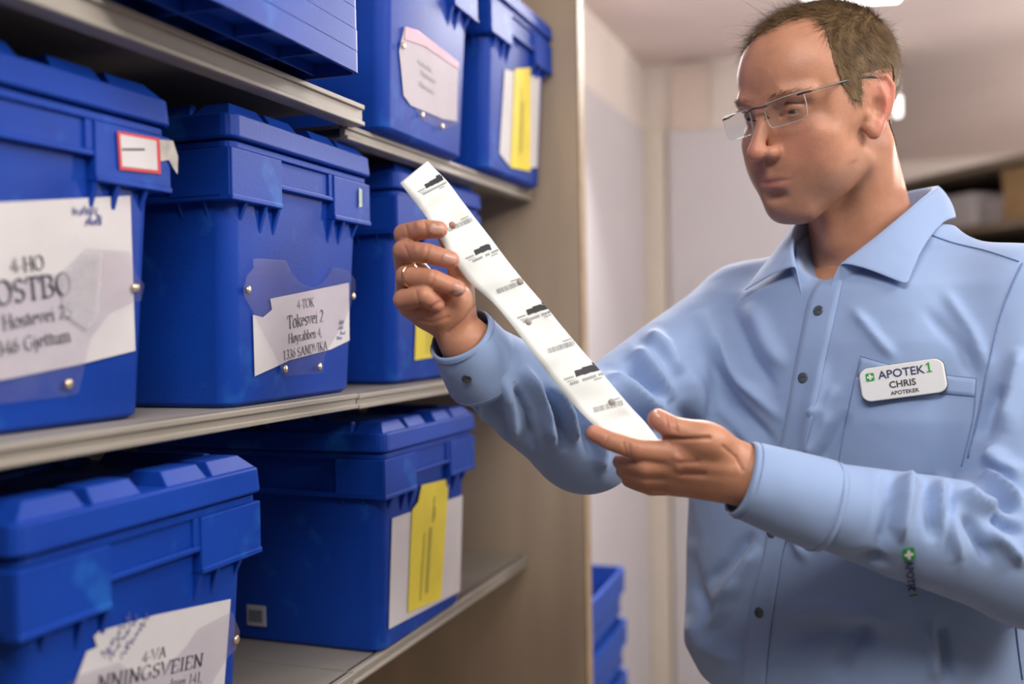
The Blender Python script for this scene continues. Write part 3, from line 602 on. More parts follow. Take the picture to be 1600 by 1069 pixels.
# ------------------------------------------------------------------ signed-distance modelling kit
class Field:
    def __init__(s, lo, hi, h):
        s.lo = np.array(lo, float); s.h = h; s.n = np.ceil((np.array(hi)-s.lo)/h).astype(int)+1
        s.ax = [(s.lo[i]+h*np.arange(s.n[i])).astype(np.float32) for i in range(3)]
        s.F = np.full(s.n, 1e3, np.float32)
    def _sl(s, lo, hi, pad):
        out = []
        for i in range(3):
            a = int(max(0, math.floor((lo[i]-pad-s.lo[i])/s.h))); b = int(min(s.n[i], math.ceil((hi[i]+pad-s.lo[i])/s.h)+1)); out.append(slice(a, max(a, b)))
        return tuple(out)
    def op(s, fn, lo, hi, k, mode='u', pad=None):
        pad = (k*1.2+3*s.h) if pad is None else pad
        sl = s._sl(lo, hi, pad)
        X, Y, Z = np.meshgrid(s.ax[0][sl[0]], s.ax[1][sl[1]], s.ax[2][sl[2]], indexing='ij')
        if X.size == 0: return
        d = fn(X, Y, Z); f = s.F[sl]
        if mode == 'u':
            if k > 0: hh = np.clip(k-np.abs(f-d), 0, None)/k; r = np.minimum(f, d)-hh*hh*k*.25
            else: r = np.minimum(f, d)
        else:
            d = -d
            if k > 0: hh = np.clip(k-np.abs(f-d), 0, None)/k; r = np.maximum(f, d)+hh*hh*k*.25
            else: r = np.maximum(f, d)
        s.F[sl] = r
    def cone(s, a, b, ra, rb, k=0, mode='u'):
        a = np.array(a, float); b = np.array(b, float); ba = b-a; l2 = ba@ba+1e-9; m = max(ra, rb)
        def fn(X, Y, Z):
            x, y, z = X-a[0], Y-a[1], Z-a[2]; t = np.clip((x*ba[0]+y*ba[1]+z*ba[2])/l2, 0, 1)
            return np.sqrt((x-t*ba[0])**2+(y-t*ba[1])**2+(z-t*ba[2])**2)-(ra+(rb-ra)*t)
        s.op(fn, np.minimum(a, b)-m, np.maximum(a, b)+m, k, mode)
    def chain(s, pts, rad, k=0, mode='u'):
        """one tapered limb; its segments meet without blending, the whole is blended with k"""
        pts = [np.array(p, float) for p in pts]; m = max(rad)
        if not hasattr(rad, '__len__'): rad = [rad]*len(pts)
        def fn(X, Y, Z):
            D = None
            for i in range(len(pts)-1):
                a, ba = pts[i], pts[i+1]-pts[i]; x, y, z = X-a[0], Y-a[1], Z-a[2]; t = np.clip((x*ba[0]+y*ba[1]+z*ba[2])/(ba@ba+1e-9), 0, 1)
                d = np.sqrt((x-t*ba[0])**2+(y-t*ba[1])**2+(z-t*ba[2])**2)-(rad[i]+(rad[i+1]-rad[i])*t)
                D = d if D is None else np.minimum(D, d)
            return D
        s.op(fn, np.min(pts, 0)-m, np.max(pts, 0)+m, k, mode)
    def ell(s, c, r, k=0, mode='u', R=None):
        c = np.array(c, float); r = np.array(r, float); m = max(r) if R is not None else r
        def fn(X, Y, Z):
            x, y, z = X-c[0], Y-c[1], Z-c[2]
            if R is not None: x, y, z = (R[0][0]*x+R[0][1]*y+R[0][2]*z, R[1][0]*x+R[1][1]*y+R[1][2]*z, R[2][0]*x+R[2][1]*y+R[2][2]*z)
            k0 = np.sqrt((x/r[0])**2+(y/r[1])**2+(z/r[2])**2); k1 = np.sqrt((x/r[0]**2)**2+(y/r[1]**2)**2+(z/r[2]**2)**2)+1e-6
            return k0*(k0-1)/k1
        s.op(fn, c-m, c+m, k, mode)
    def mesh(s):
        F = s.F; ins = F < 0
        c = np.zeros(tuple(n-1 for n in s.n), np.int8)
        for i in (0, 1):
            for j in (0, 1):
                for k in (0, 1): c += ins[i:i+c.shape[0], j:j+c.shape[1], k:k+c.shape[2]]
        act = (c > 0) & (c < 8); I = np.argwhere(act); idx = -np.ones(c.shape, np.int64); idx[act] = np.arange(len(I))
        acc = np.zeros((len(I), 3)); cnt = np.zeros(len(I))
        C8 = [(i, j, k) for i in (0, 1) for j in (0, 1) for k in (0, 1)]
        val = {q: F[I[:, 0]+q[0], I[:, 1]+q[1], I[:, 2]+q[2]] for q in C8}
        for a in C8:
            for ax in range(3):
                if a[ax] == 0:
                    b = list(a); b[ax] = 1; b = tuple(b); va, vb = val[a], val[b]; m = (va < 0) != (vb < 0)
                    t = np.where(m, va/np.where(np.abs(va-vb) < 1e-12, 1, va-vb), 0); p = np.zeros((len(I), 3)); p[:] = a; p[:, ax] += t
                    acc[m] += p[m]; cnt[m] += 1
        V = s.lo+s.h*(I+acc/cnt[:, None]); faces = []
        for ax in range(3):
            o1, o2 = [(1, 2), (2, 0), (0, 1)][ax]
            sh = [slice(None)]*3; sh2 = [slice(None)]*3; sh[ax] = slice(0, -1); sh2[ax] = slice(1, None)
            A, B = ins[tuple(sh)], ins[tuple(sh2)]; E_ = np.argwhere(A != B)
            E_ = E_[(E_[:, o1] > 0) & (E_[:, o2] > 0) & (E_[:, o1] < s.n[o1]-1) & (E_[:, o2] < s.n[o2]-1)]
            q = []
            for d1, d2 in ((1, 1), (0, 1), (0, 0), (1, 0)):
                e = E_.copy(); e[:, o1] -= d1; e[:, o2] -= d2; q.append(idx[e[:, 0], e[:, 1], e[:, 2]])
            q = np.stack(q, 1); fl = ~A[E_[:, 0], E_[:, 1], E_[:, 2]]
            q[fl] = q[fl][:, ::-1]; faces.append(q)
        Fq = np.concatenate(faces); Fq = Fq[(Fq >= 0).all(1)]
        return V, Fq
def vnormals(V, Fq):
    n = np.cross(V[Fq[:, 2]]-V[Fq[:, 0]], V[Fq[:, 3]]-V[Fq[:, 1]]); N = np.zeros_like(V)
    for i in range(4): np.add.at(N, Fq[:, i], n)
    return N/(np.linalg.norm(N, axis=1, keepdims=True)+1e-12)
def relax(V, Fq, it=2, lam=.5):
    for _ in range(it):
        S = np.zeros_like(V); c = np.zeros(len(V))
        for i in range(4):
            a, b = Fq[:, i], Fq[:, (i+1) % 4]; np.add.at(S, a, V[b]); np.add.at(c, a, 1); np.add.at(S, b, V[a]); np.add.at(c, b, 1)
        V = V+lam*(S/np.maximum(c, 1)[:, None]-V)
    return V
def fast_mesh(name, V, Fq, m, parent=None, col=None, smooth=True):
    me = bpy.data.meshes.new(name); nf, k = Fq.shape
    me.vertices.add(len(V)); me.vertices.foreach_set('co', np.ascontiguousarray(V, np.float32).ravel())
    me.loops.add(nf*k); me.loops.foreach_set('vertex_index', Fq.astype(np.int32).ravel()); me.polygons.add(nf)
    me.polygons.foreach_set('loop_start', np.arange(0, nf*k, k, dtype=np.int32)); me.update(calc_edges=True); me.validate()
    if smooth: me.shade_smooth()
    if col is not None:
        a = me.attributes.new('Col', 'FLOAT_COLOR', 'POINT'); c4 = np.ones((len(V), 4), np.float32); c4[:, :3] = col; a.data.foreach_set('color', c4.ravel())
    me.materials.append(m); o = bpy.data.objects.new(name, me); link(o, parent); return o
def gauss(V, c, r): return np.exp(-(((V-np.array(c))/np.array(r))**2).sum(1))

# ------------------------------------------------------------------ the pharmacist
YT = math.radians(153)                                           # which way the chest faces
Tc = P(1345, 478, 1.17)
Tx = np.array([math.cos(YT), math.sin(YT), 0]); Ty = np.array([-math.sin(YT), math.cos(YT), 0]); Tz = np.array([0, 0, 1.])
def T(x, y, z): return Tc+x*Tx+y*Ty+z*Tz                          # torso frame: x his right, y forward, z up
def Ti(p): q = np.asarray(p)-Tc; return np.stack([q@Tx, q@Ty, q@Tz], -1)
person = empty('person', (Tc[0], Tc[1], 0))
PO = np.array([Tc[0], Tc[1], 0])
tag(person, 'man in a light blue shirt and rimless glasses reading a long paper strip', 'person')

# ---- head, modelled in centimetres: x his right, y forward, z up, origin between the ears
hy, hp, hr = math.radians(139.7), math.radians(-15.5), math.radians(-4)
Rz = np.array([[math.cos(hy), -math.sin(hy), 0], [math.sin(hy), math.cos(hy), 0], [0, 0, 1]])
Rx = np.array([[1, 0, 0], [0, math.cos(hp), -math.sin(hp)], [0, math.sin(hp), math.cos(hp)]])
Ry = np.array([[math.cos(hr), 0, math.sin(hr)], [0, 1, 0], [-math.sin(hr), 0, math.cos(hr)]])
HM = Rz@Rx@Ry; HO_ = P(1286, 184, 1.148)
def Hd(p): return HO_+(np.asarray(p, float)*.01)@HM.T
def Hi(p): return ((np.asarray(p)-HO_)@HM)*100
EC = np.array([3.12, 7.05, 1.9])
def ear_pt(u, z, o=0): return (6.9+.40*max(u, 0)+o, .95-u*1.02-.13*z, z)
def build_head():
    f = Field((-9.8, -12, -25), (9.8, 13.5, 14.2), .17); chest = Hi(T(0, -.01, -.012))
    f.ell((0, -.9, 4.4), (7.45, 9.5, 8.4), 0)
    f.ell((0, 2.6, 5.2), (6.7, 6.9, 6.6), 2.0)
    f.ell((0, 3.2, -1.8), (6.1, 5.9, 7.2), 2.0)
    f.ell((0, 6.6, -8.3), (2.5, 2.5, 2.1), 2.2)                   # chin
    for s in (1, -1):
        f.cone((s*4.9, .4, -5.2), (s*1.8, 6.7, -8.9), 1.3, 1.4, 2.6)   # jaw
        f.ell((s*4.7, 5.6, -1.0), (1.9, 1.9, 1.5), 1.6)           # cheekbone
        f.ell((s*3.7, 5.3, -4.0), (2.5, 2.8, 3.2), 2.8)           # cheek
        f.chain([(s*.9, 8.7, 3.2), (s*2.8, 8.75, 3.75), (s*5.0, 7.1, 3.45)], [.75, .8, .7], 1.1)   # brow
        f.ell((s*6.0, 2.0, 1.5), (1.2, 3.5, 2.6), 1.5)
    f.ell((0, 6.9, -5.4), (3.2, 2.45, 3.1), 2.4)                  # muzzle
    for s in (1, -1):
        f.ell((s*3.2, 9.7, 1.55), (2.0, 1.55, 1.35), 1.0, 'd')     # socket
        f.ell((s*1.8, 9.8, .9), (.55, .9, 1.0), .9, 'd')
    # neck
    f.chain([(0, -2.4, -3), (0, -3.6, -10), (0, -4.6, -22)], [5.5, 5.5, 6.4], 1.6)
    f.cone((0, 2.6, -8.6), (0, 1.6, -14), 1.6, 1.3, 2.4)
    for s in (1, -1): f.cone((s*4.4, -3.0, -4.5), (s*1.6, 1.2, -21), 1.3, 1.2, 2.2)
    f.ell(chest, (8.5, 7.5, 5.0), 2.5)
    # nose
    f.cone((0, 8.6, 2.6), (0, 11.0, -1.5), .62, .8, 1.3)
    f.ell((0, 11.0, -1.95), (1.05, 1.0, .85), .7)
    for s in (1, -1): f.ell((s*1.3, 9.85, -2.15), (.72, .95, .75), .55)
    for s in (1, -1): f.ell((s*.66, 10.4, -2.95), (.36, .6, .36), .25, 'd')
    f.cone((0, 9.35, -2.9), (0, 9.55, -4.1), .35, .3, .8)
    # lips
    up = [(s*x, y, z) for s, x, y, z in ((-1, 2.5, 8.95, -5.25), (-1, 1.3, 9.2, -4.95), (1, 0, 9.62, -4.92), (1, 1.3, 9.2, -4.95), (1, 2.5, 8.95, -5.25))]
    f.chain(up, [.12, .36, .4, .36, .12], .35)
    lo = [(s*x, y, z) for s, x, y, z in ((-1, 2.4, 8.9, -5.45), (-1, 1.2, 9.1, -5.95), (1, 0, 9.4, -6.05), (1, 1.2, 9.1, -5.95), (1, 2.4, 8.9, -5.45))]
    f.chain(lo, [.12, .42, .48, .42, .12], .35)
    sl = [(s*x, y, z) for s, x, y, z in ((-1, 2.75, 9.25, -5.4), (-1, 1.3, 9.6, -5.42), (1, 0, 10.05, -5.45), (1, 1.3, 9.6, -5.42), (1, 2.75, 9.25, -5.4))]
    f.chain(sl, [.1, .13, .14, .13, .1], .22, 'd')
    f.ell((0, 9.6, -7.1), (1.7, .8, .5), .9, 'd')
    # lids, with the narrow opening of a downward look
    for s in (1, -1):
        f.ell((s*EC[0], EC[1], EC[2]), (1.36, 1.38, 1.34), .5)
        f.chain([(s*(EC[0]-1.5), EC[1]+1.2, EC[2]-.38), (s*EC[0], EC[1]+1.55, EC[2]-.20), (s*(EC[0]+1.35), EC[1]+.9, EC[2]-.3)], [.2, .36, .19], .12, 'd')
        f.chain([(s*(EC[0]-1.5), EC[1]+.95, EC[2]+.55), (s*EC[0], EC[1]+1.3, EC[2]+1.0), (s*(EC[0]+1.5), EC[1]+.55, EC[2]+.5)], [.1, .14, .1], .3, 'd')
    # ears
    for s in (1, -1):
        m = lambda q: [(s*a, b, c) for a, b, c in q]
        R = np.array([[math.cos(.42), s*math.sin(.42), 0], [-s*math.sin(.42), math.cos(.42), 0], [0, 0, 1]])
        f.ell((s*7.4, -.75, .8), (.40, 1.6, 2.7), .5, R=R)
        f.chain(m([ear_pt(.3, .5, .3), ear_pt(-.05, 1.6), ear_pt(.35, 2.9), ear_pt(1.3, 3.55), ear_pt(2.35, 3.2), ear_pt(2.95, 2.1), ear_pt(2.85, .7), ear_pt(2.35, -.6), ear_pt(1.6, -1.6), ear_pt(1.0, -2.2)]), [.22, .3, .3, .32, .34, .34, .3, .28, .3, .4], .22)
        f.ell(tuple(np.array(ear_pt(.75, -1.3, .05))*(s, 1, 1)), (.38, 1.0, 1.3), .5, R=R)
        f.chain(m([ear_pt(1.1, -1.9), ear_pt(.7, -2.5), ear_pt(.15, -1.7)]), [.5, .6, .45], .7)
        f.chain(m([ear_pt(1.5, 2.3, .15), ear_pt(1.95, 1.0, .2), ear_pt(1.7, -.4, .2), ear_pt(1.1, -1.3, .15)]), [.22, .3, .28, .25], .3)
        f.ell(tuple(np.array(ear_pt(.95, .2, .55))*(s, 1, 1)), (.75, .75, 1.15), .35, 'd')
        f.ell(tuple(np.array(ear_pt(-.05, -.3, .15))*(s, 1, 1)), (.28, .4, .6), .4)
    V, Q = f.mesh(); V = relax(V, Q, 1, .4)
    return V, Q
HV, HQ = build_head()
SK = np.array([.52, .25, .152])
def hairline(az, sx):  # lowest haired height on the head surface for an azimuth from the front (degrees), by side
    near = np.interp(az, [0, 10, 18, 40, 46, 49, 50, 54, 60, 67, 71, 112, 120, 135, 180], [10.0, 10.3, 10.7, 10.9, 10.6, 8, 5, 2.3, .7, .4, 3.2, 3.4, -1.0, -5.5, -7.0])
    far = np.interp(az, [0, 10, 20, 35, 46, 50, 54, 60, 67, 71, 112, 120, 135, 180], [10.2, 9.6, 8.9, 8.2, 7.5, 5, 2.3, .7, .4, 3.2, 3.4, -1.0, -5.5, -7.0])
    return np.where(sx < 0, near, far)
def hair_amount(V):
    az = np.degrees(np.arctan2(np.abs(V[:, 0]), V[:, 1]+1.0)); return (V[:, 2]-hairline(az, V[:, 0]))*.7
def head_colour(V):
    c = np.tile(SK, (len(V), 1)); A = np.abs(V); S = V.copy(); S[:, 0] = np.abs(V[:, 0])
    def mix(wt, col): c[:] = c*(1-wt[:, None])+np.array(col)*wt[:, None]
    mix(.35*gauss(S, (3.8, 7.5, -2), (2.6, 3, 2.4)), (.56, .21, .15))
    mix(.45*gauss(S, (0, 11.3, -1.6), (1.8, 1.6, 1.5)), (.58, .2, .14))
    mix(.7*np.clip((S[:, 0]-7.3)/.8, 0, 1)*(V[:, 1] < 1.5)*(np.abs(V[:, 2]-.5) < 4.5), (.60, .19, .14))
    st = np.clip((-3.2-V[:, 2])/3, 0, 1)*np.clip((V[:, 1]+1.5)/3, 0, 1)*np.clip((V[:, 2]+12.5)/2, 0, 1)
    mix(.30*st*(1-gauss(S, (0, 9.6, -5.4), (2.6, 2, 1.0))), (.27, .17, .12))
    lip = np.clip(1.25*(gauss(V, (0, 9.5, -5.05), (1.8, 1.2, .42))+gauss(V, (0, 9.3, -5.95), (1.6, 1.2, .5))), 0, 1); mix(.75*lip, (.45, .15, .125))
    for mx, my, mz in ((-5.9, 4.0, -4.9), (-6.1, 3.3, -4.9)): mix(.8*gauss(V, (mx, my, mz), (.6, .6, .22)), (.25, .09, .05))
    mix(.25*gauss(S, (3.2, 8.4, .2), (2.0, 2, .6)), (.42, .2, .16))
    hh = hair_amount(V)
    mix(.75*np.clip((hh+.2)/1.2, 0, 1)*(A[:, 0] < 8.0), (.11, .075, .045))
    return c
HC = head_colour(HV)

# ---- hands: joints placed in the room
def V3(l): return [P(*q) for q in l]
def hand_field(pts, h=.0013, pad=.03): 
    a = np.array(pts); return Field(a.min(0)-pad, a.max(0)+pad, h)
SF = lambda r: list(np.array(r)*.001)
NAILS = []
def finger(f, pix, rad, k=.004):
    pts = V3(pix); f.chain(pts, SF(rad), k)
    return pts
WR = P(716, 522, 1.005); WL = P(1172, 744, .93)
def build_right_hand():
    D = .985
    allp = V3([(600, 330, 1.06), (760, 560, .95), (600, 330, .94), (760, 560, 1.06)])
    f = hand_field(allp)
    wr = P(728, 535, 1.012)
    M = {'i': P(648, 418, 1.030), 'm': P(636, 440, 1.018), 'r': P(634, 462, 1.008), 'p': P(640, 480, .998)}
    base = {'i': P(712, 492, 1.022), 'm': P(706, 500, 1.016), 'r': P(700, 506, 1.008), 'p': P(694, 512, 1.000)}
    for k_, r0, r1 in (('i', 13, 11.5), ('m', 13.5, 11.5), ('r', 13, 11), ('p', 12, 10.5)): f.chain([wr, base[k_], M[k_]], [.019, r0*.001, r1*.001], .012)
    f.chain([wr, P(745, 575, 1.025), P(790, 625, 1.05)], [.0235, .0265, .031], .012)
    f.ell(P(712, 476, .992), (.017, .016, .023), .012)            # ball of the thumb
    f.ell(P(672, 492, .987), (.017, .013, .013), .012)            # heel of the little finger
    f.chain([M['i'], P(631, 366, 1.000), P(663, 358, .982), P(686, 359, .976)], SF([11.2, 10.6, 9.6, 8.6]), .003)
    f.chain([M['m'], P(630, 392, .988), P(668, 396, .970), P(704, 406, .966)], SF([11.2, 10.9, 9.9, 8.6]), .003)
    f.chain([M['r'], P(634, 432, .980), P(676, 436, .963), P(714, 451, .962)], SF([10.8, 10.7, 9.6, 8.2]), .003)
    f.chain([M['p'], P(630, 468, .976), P(664, 463, .962), P(682, 476, .968)], SF([10.0, 10.2, 9.6, 8.2]), .003)
    f.chain([P(722, 488, 1.005), P(722, 440, 1.006), P(708, 392, 1.008), P(690, 352, 1.009)], SF([14.5, 12.0, 10.2, 8.6]), .006)   # thumb, behind the strip
    V, Q = f.mesh(); return relax(V, Q, 2, .4), Q
def build_left_hand():
    allp = V3([(905, 640, .99), (1300, 820, .99), (905, 640, .88), (1300, 840, .88)])
    f = hand_field(allp)
    wr = P(1170, 744, .932)
    Mi, Mm, Mr, Mp = P(1058, 708, .922), P(1050, 727, .930), P(1052, 744, .938), P(1060, 758, .946)
    for m_, b_, r0, r1 in ((Mi, P(1130, 716, .920), 14, 12), (Mm, P(1130, 735, .922), 14.5, 12), (Mr, P(1128, 752, .928), 14, 11.5), (Mp, P(1125, 764, .936), 12.5, 10.5)): f.chain([wr, b_, m_], [.0215, r0*.001, r1*.001], .012)
    f.chain([wr, P(1220, 760, .935), P(1290, 785, .94)], [.0265, .0285, .033], .012)
    f.chain([Mi, P(1000, 703, .924), P(955, 690, .934), P(928, 677, .941)], SF([11.6, 10.4, 9.0, 7.8]), .003)
    f.chain([Mm, P(1008, 728, .928), P(980, 724, .948), P(970, 722, .962)], SF([11.4, 10.2, 9.0, 8.0]), .003)
    f.chain([Mr, P(1010, 745, .936), P(984, 738, .956), P(975, 736, .972)], SF([10.8, 9.6, 8.8, 8.0]), .003)
    f.chain([Mp, P(1018, 760, .946), P(993, 753, .962), P(983, 750, .976)], SF([10, 9.0, 8.2, 7.4]), .003)
    f.chain([P(1150, 712, .925), P(1095, 682, .914), P(1052, 670, .918), P(1028, 655, .926)], SF([15, 13.6, 11.4, 9.8]), .007)        # thumb
    f.ell(P(1105, 690, .917), (.020, .020, .015), .012)
    for a, b in ((P(1150, 735, .909), P(1062, 722, .914)), (P(1150, 750, .913), P(1064, 738, .923))): f.cone(a, b, .003, .0035, .006)
    V, Q = f.mesh(); return relax(V, Q, 2, .4), Q
def hand_colour(V, tips, knuck, nails):
    c = np.tile(SK*np.array([1.0, .98, .95]), (len(V), 1))
    def mix(wt, col): c[:] = c*(1-wt[:, None])+np.array(col)*wt[:, None]
    for t in tips: mix(.45*gauss(V, t, .016), (.60, .24, .17))
    for t in knuck: mix(.3*gauss(V, t, .010), (.52, .21, .15))
    for t, r in nails: mix(.75*np.clip(1.6*gauss(V, t, r)-.3, 0, 1), (.66, .38, .31))
    return c
RV, RQ = build_right_hand(); LV, LQ = build_left_hand()
def pl_d(px, pl):
    pl = np.array(pl, float); best = np.full(len(px), 1e9)
    for i in range(len(pl)-1):
        ba = pl[i+1]-pl[i]; t = np.clip(((px-pl[i])@ba)/(ba@ba+1e-9), 0, 1); best = np.minimum(best, np.linalg.norm(px-pl[i]-t[:, None]*ba, axis=1))
    return best
CRW = {}
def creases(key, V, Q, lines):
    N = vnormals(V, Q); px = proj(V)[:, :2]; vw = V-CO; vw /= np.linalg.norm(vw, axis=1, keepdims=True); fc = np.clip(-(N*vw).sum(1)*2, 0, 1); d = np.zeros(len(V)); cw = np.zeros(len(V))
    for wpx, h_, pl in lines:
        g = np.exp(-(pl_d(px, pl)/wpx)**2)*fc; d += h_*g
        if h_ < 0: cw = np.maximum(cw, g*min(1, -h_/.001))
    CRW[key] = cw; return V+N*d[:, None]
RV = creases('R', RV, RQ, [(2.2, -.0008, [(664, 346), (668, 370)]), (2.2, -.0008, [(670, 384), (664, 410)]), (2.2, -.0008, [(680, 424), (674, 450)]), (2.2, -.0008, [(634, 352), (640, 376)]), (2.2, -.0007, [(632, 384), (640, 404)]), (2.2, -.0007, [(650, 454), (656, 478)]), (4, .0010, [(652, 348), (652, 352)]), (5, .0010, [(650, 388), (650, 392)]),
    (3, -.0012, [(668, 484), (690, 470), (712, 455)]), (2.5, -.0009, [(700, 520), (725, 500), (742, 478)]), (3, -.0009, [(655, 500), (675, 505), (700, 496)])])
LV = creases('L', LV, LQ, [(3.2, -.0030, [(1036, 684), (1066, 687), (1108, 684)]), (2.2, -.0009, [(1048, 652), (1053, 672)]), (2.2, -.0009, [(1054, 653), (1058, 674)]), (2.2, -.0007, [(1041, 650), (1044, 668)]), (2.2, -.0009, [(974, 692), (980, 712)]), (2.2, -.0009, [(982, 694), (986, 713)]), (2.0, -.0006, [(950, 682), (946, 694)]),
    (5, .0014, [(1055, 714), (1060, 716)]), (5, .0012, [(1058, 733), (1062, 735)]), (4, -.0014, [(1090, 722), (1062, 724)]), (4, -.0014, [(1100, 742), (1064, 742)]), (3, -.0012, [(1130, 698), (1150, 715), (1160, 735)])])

RC = hand_colour(RV, V3([(690, 360, .972), (708, 406, .962), (718, 452, .958), (686, 478, .962)]), V3([(630, 366, .99), (628, 392, .98), (632, 432, .97), (628, 468, .966)]), [])
LC = hand_colour(LV, V3([(926, 676, .935), (1026, 654, .918)]), V3([(1000, 703, .915), (1052, 670, .908), (1058, 708, .912)]), [])
# coarse trunk and arms inside the clothes join head and hands into one figure
S_R, S_L = T(.178, -.012, -.012), T(-.178, -.012, -.012)
E_R, E_L = P(915, 682, 1.145), P(1612, 872, .945)
W_R, W_L = P(716, 522, 1.005), P(1172, 744, .93)
def build_trunk():
    allp = np.array([S_R, S_L, E_R, E_L, W_R, W_L, T(0, 0, .1), T(0, 0, -.45)])
    f = Field(allp.min(0)-.1, allp.max(0)+.1, .008)
    f.cone(T(0, -.03, -.05), T(0, -.01, -.4), .10, .11, 0); f.cone(T(.08, -.02, -.06), T(.07, 0, -.4), .09, .09, .05); f.cone(T(-.08, -.02, -.06), T(-.07, 0, -.4), .09, .09, .05)
    f.cone(T(0, -.045, .02), Hd((0, -4.4, -17)), .055, .052, .03)
    for S, E_, W in ((S_R, E_R, W_R), (S_L, E_L, W_L)):
        f.cone(T(0, -.03, 0), S, .045, .045, .04); f.chain([S, (S+E_)/2, E_, E_*.4+W*.6, W], [.042, .038, .030, .026, .020], .03)
    return f.mesh()
TV, TQ = build_trunk()
allV = np.concatenate([Hd(HV), RV, LV, TV]); o1, o2, o3 = len(HV), len(HV)+len(RV), len(HV)+len(RV)+len(LV)
allQ = np.concatenate([HQ, RQ+o1, LQ+o2, TQ+o3]); allC = np.concatenate([HC, RC, LC, np.tile(SK, (len(TV), 1))])
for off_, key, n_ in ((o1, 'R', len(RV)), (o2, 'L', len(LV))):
    w_ = .35*CRW[key][:, None]; allC[off_:off_+n_] = allC[off_:off_+n_]*(1-w_)+np.array([.30, .10, .07])*w_  # crease shade painted into the skin colour, on top of the modelled grooves
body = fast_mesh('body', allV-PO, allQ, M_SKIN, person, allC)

bbv = BVHTree.FromPolygons([tuple(v) for v in allV], [tuple(q) for q in allQ])
M_NAIL = mat('fingernail', (.60, .34, .26), .3, noise=.08, nscale=300, sss=.1)
def nail(x, y, tx, ty, ln, wd):
    d = Vector(ray_dir(x, y)); d.normalize(); l, n_, i, t = bbv.ray_cast(Vector(CO), d); ax = Vector(P(tx, ty, 1)-P(x, y, 1)); n_ = (n_*.7-d*.3).normalized(); ax = (ax-n_*ax.dot(n_)).normalized(); sd = n_.cross(ax)
    mb = MB(); k = 14; rg = []
    for s_, z in ((1, -.0009), (1, .0002), (.8, .0007), (.35, .001)):
        rg.append([np.array(l-n_*.0006+ax*(ln*s_*math.copysign(abs(math.cos(2*math.pi*i/k))**.7, math.cos(2*math.pi*i/k)))+sd*(wd*s_*math.copysign(abs(math.sin(2*math.pi*i/k))**.7, math.sin(2*math.pi*i/k)))+n_*(z-.0022*(s_*math.sin(2*math.pi*i/k))**2))-PO for i in range(k)])
    return mb.loft(rg).obj('fingernail', M_NAIL, body, smooth=True)
nail(682, 358, 700, 360, .0075, .0058); nail(702, 405, 715, 409, .0072, .0056); nail(716, 452, 726, 457, .0058, .005); nail(1027, 650, 1016, 640, .006, .004)
# eyes
for s in (1, -1):
    me = bpy.data.meshes.new('eyeball'); bm = bmesh.new(); bmesh.ops.create_uvsphere(bm, u_segments=32, v_segments=24, radius=.0125); bm.to_mesh(me); bm.free(); me.shade_smooth()
    look = np.array([.10, .93, -.40]); look /= np.linalg.norm(look); a = me.attributes.new('Col', 'FLOAT_COLOR', 'POINT')
    co = np.array([v.co for v in me.vertices])/.0125; dt = co@look
    cl = np.where(dt[:, None] > .975, (.01, .01, .012), np.where(dt[:, None] > .80, (.03, .035, .04), (.33, .30, .29)))
    a.data.foreach_set('color', np.concatenate([cl, np.ones((len(cl), 1))], 1).astype(np.float32).ravel()); me.materials.append(M_EYE)
    o = bpy.data.objects.new('eyeball', me); link(o, body); q = np.eye(4); q[:3, :3] = HM; q[:3, 3] = Hd(EC*(s, 1, 1))-PO
    o.matrix_local = Matrix(q.tolist())

# hair: a close cap and short strands
def strands(n, length, width, sel, seed, lift=.55, flow=None, wob=.25):
    r = np.random.default_rng(seed); A, B, Cc = HV[HQ[:, 0]], HV[HQ[:, 1]], HV[HQ[:, 2]]
    N = vnormals(HV, HQ); cen = HV[HQ].mean(1); wgt = sel(cen); wgt[np.abs(cen[:, 0]) > 8.1] = 0
    pr = wgt/wgt.sum(); fi = r.choice(len(HQ), n, p=pr); u, v = r.random(n), r.random(n)
    D = HV[HQ[fi, 3]]; base = A[fi]*((1-u)*(1-v))[:, None]+B[fi]*(u*(1-v))[:, None]+Cc[fi]*(u*v)[:, None]+D*((1-u)*v)[:, None]
    nn = N[HQ[fi, 0]]; fl = flow(base); fl = fl-(fl*nn).sum(1, keepdims=True)*nn; fl /= np.linalg.norm(fl, axis=1, keepdims=True)+1e-9
    fl = fl+wob*r.normal(size=(n, 3)); L_ = length(base)*(.65+.6*r.random(n)); side = np.cross(fl, nn); side /= np.linalg.norm(side, axis=1, keepdims=True)+1e-9
    V, Q = [], []; rows = []
    for j, t in enumerate((0, .4, .75, 1)):
        up = lift*(t-.55*t*t); p = base-.05*nn+L_[:, None]*(fl*t*.85+nn*up); wd = width*(1-.8*t)
        rows += [p-side*wd/2, p+side*wd/2]
    V = np.stack(rows, 1).reshape(-1, 3); b = np.arange(n)[:, None]*8
    Q = np.concatenate([b+np.array([[2*j, 2*j+1, 2*j+3, 2*j+2]]) for j in range(3)], 0)
    return V, Q
def flow_top(p):
    a = np.zeros_like(p); fr = np.clip((p[:, 2]-7)/4, 0, 1); a[:, 1] = fr*.9-(1-fr)*.55; a[:, 2] = -(1-fr)*1.0; a[:, 0] = fr*.45+.0*p[:, 0]
    front = np.clip((p[:, 1]-3)/4, 0, 1)*fr; a[:, 0] += front*.6; a[:, 1] -= front*.6
    return a
def sel_hair(c): h = hair_amount(c); return np.clip((h+.1)/1.3, 0, 1)*(np.where(c[:, 1] > 4.5, .5, 1.0))
len_hair = lambda b: np.interp(b[:, 2], [-6, 0, 4, 8, 12], [.5, .8, 1.1, 1.7, 2.4])
hv1, hq1 = strands(24000, len_hair, .05, sel_hair, 1, .40, flow_top, .22)
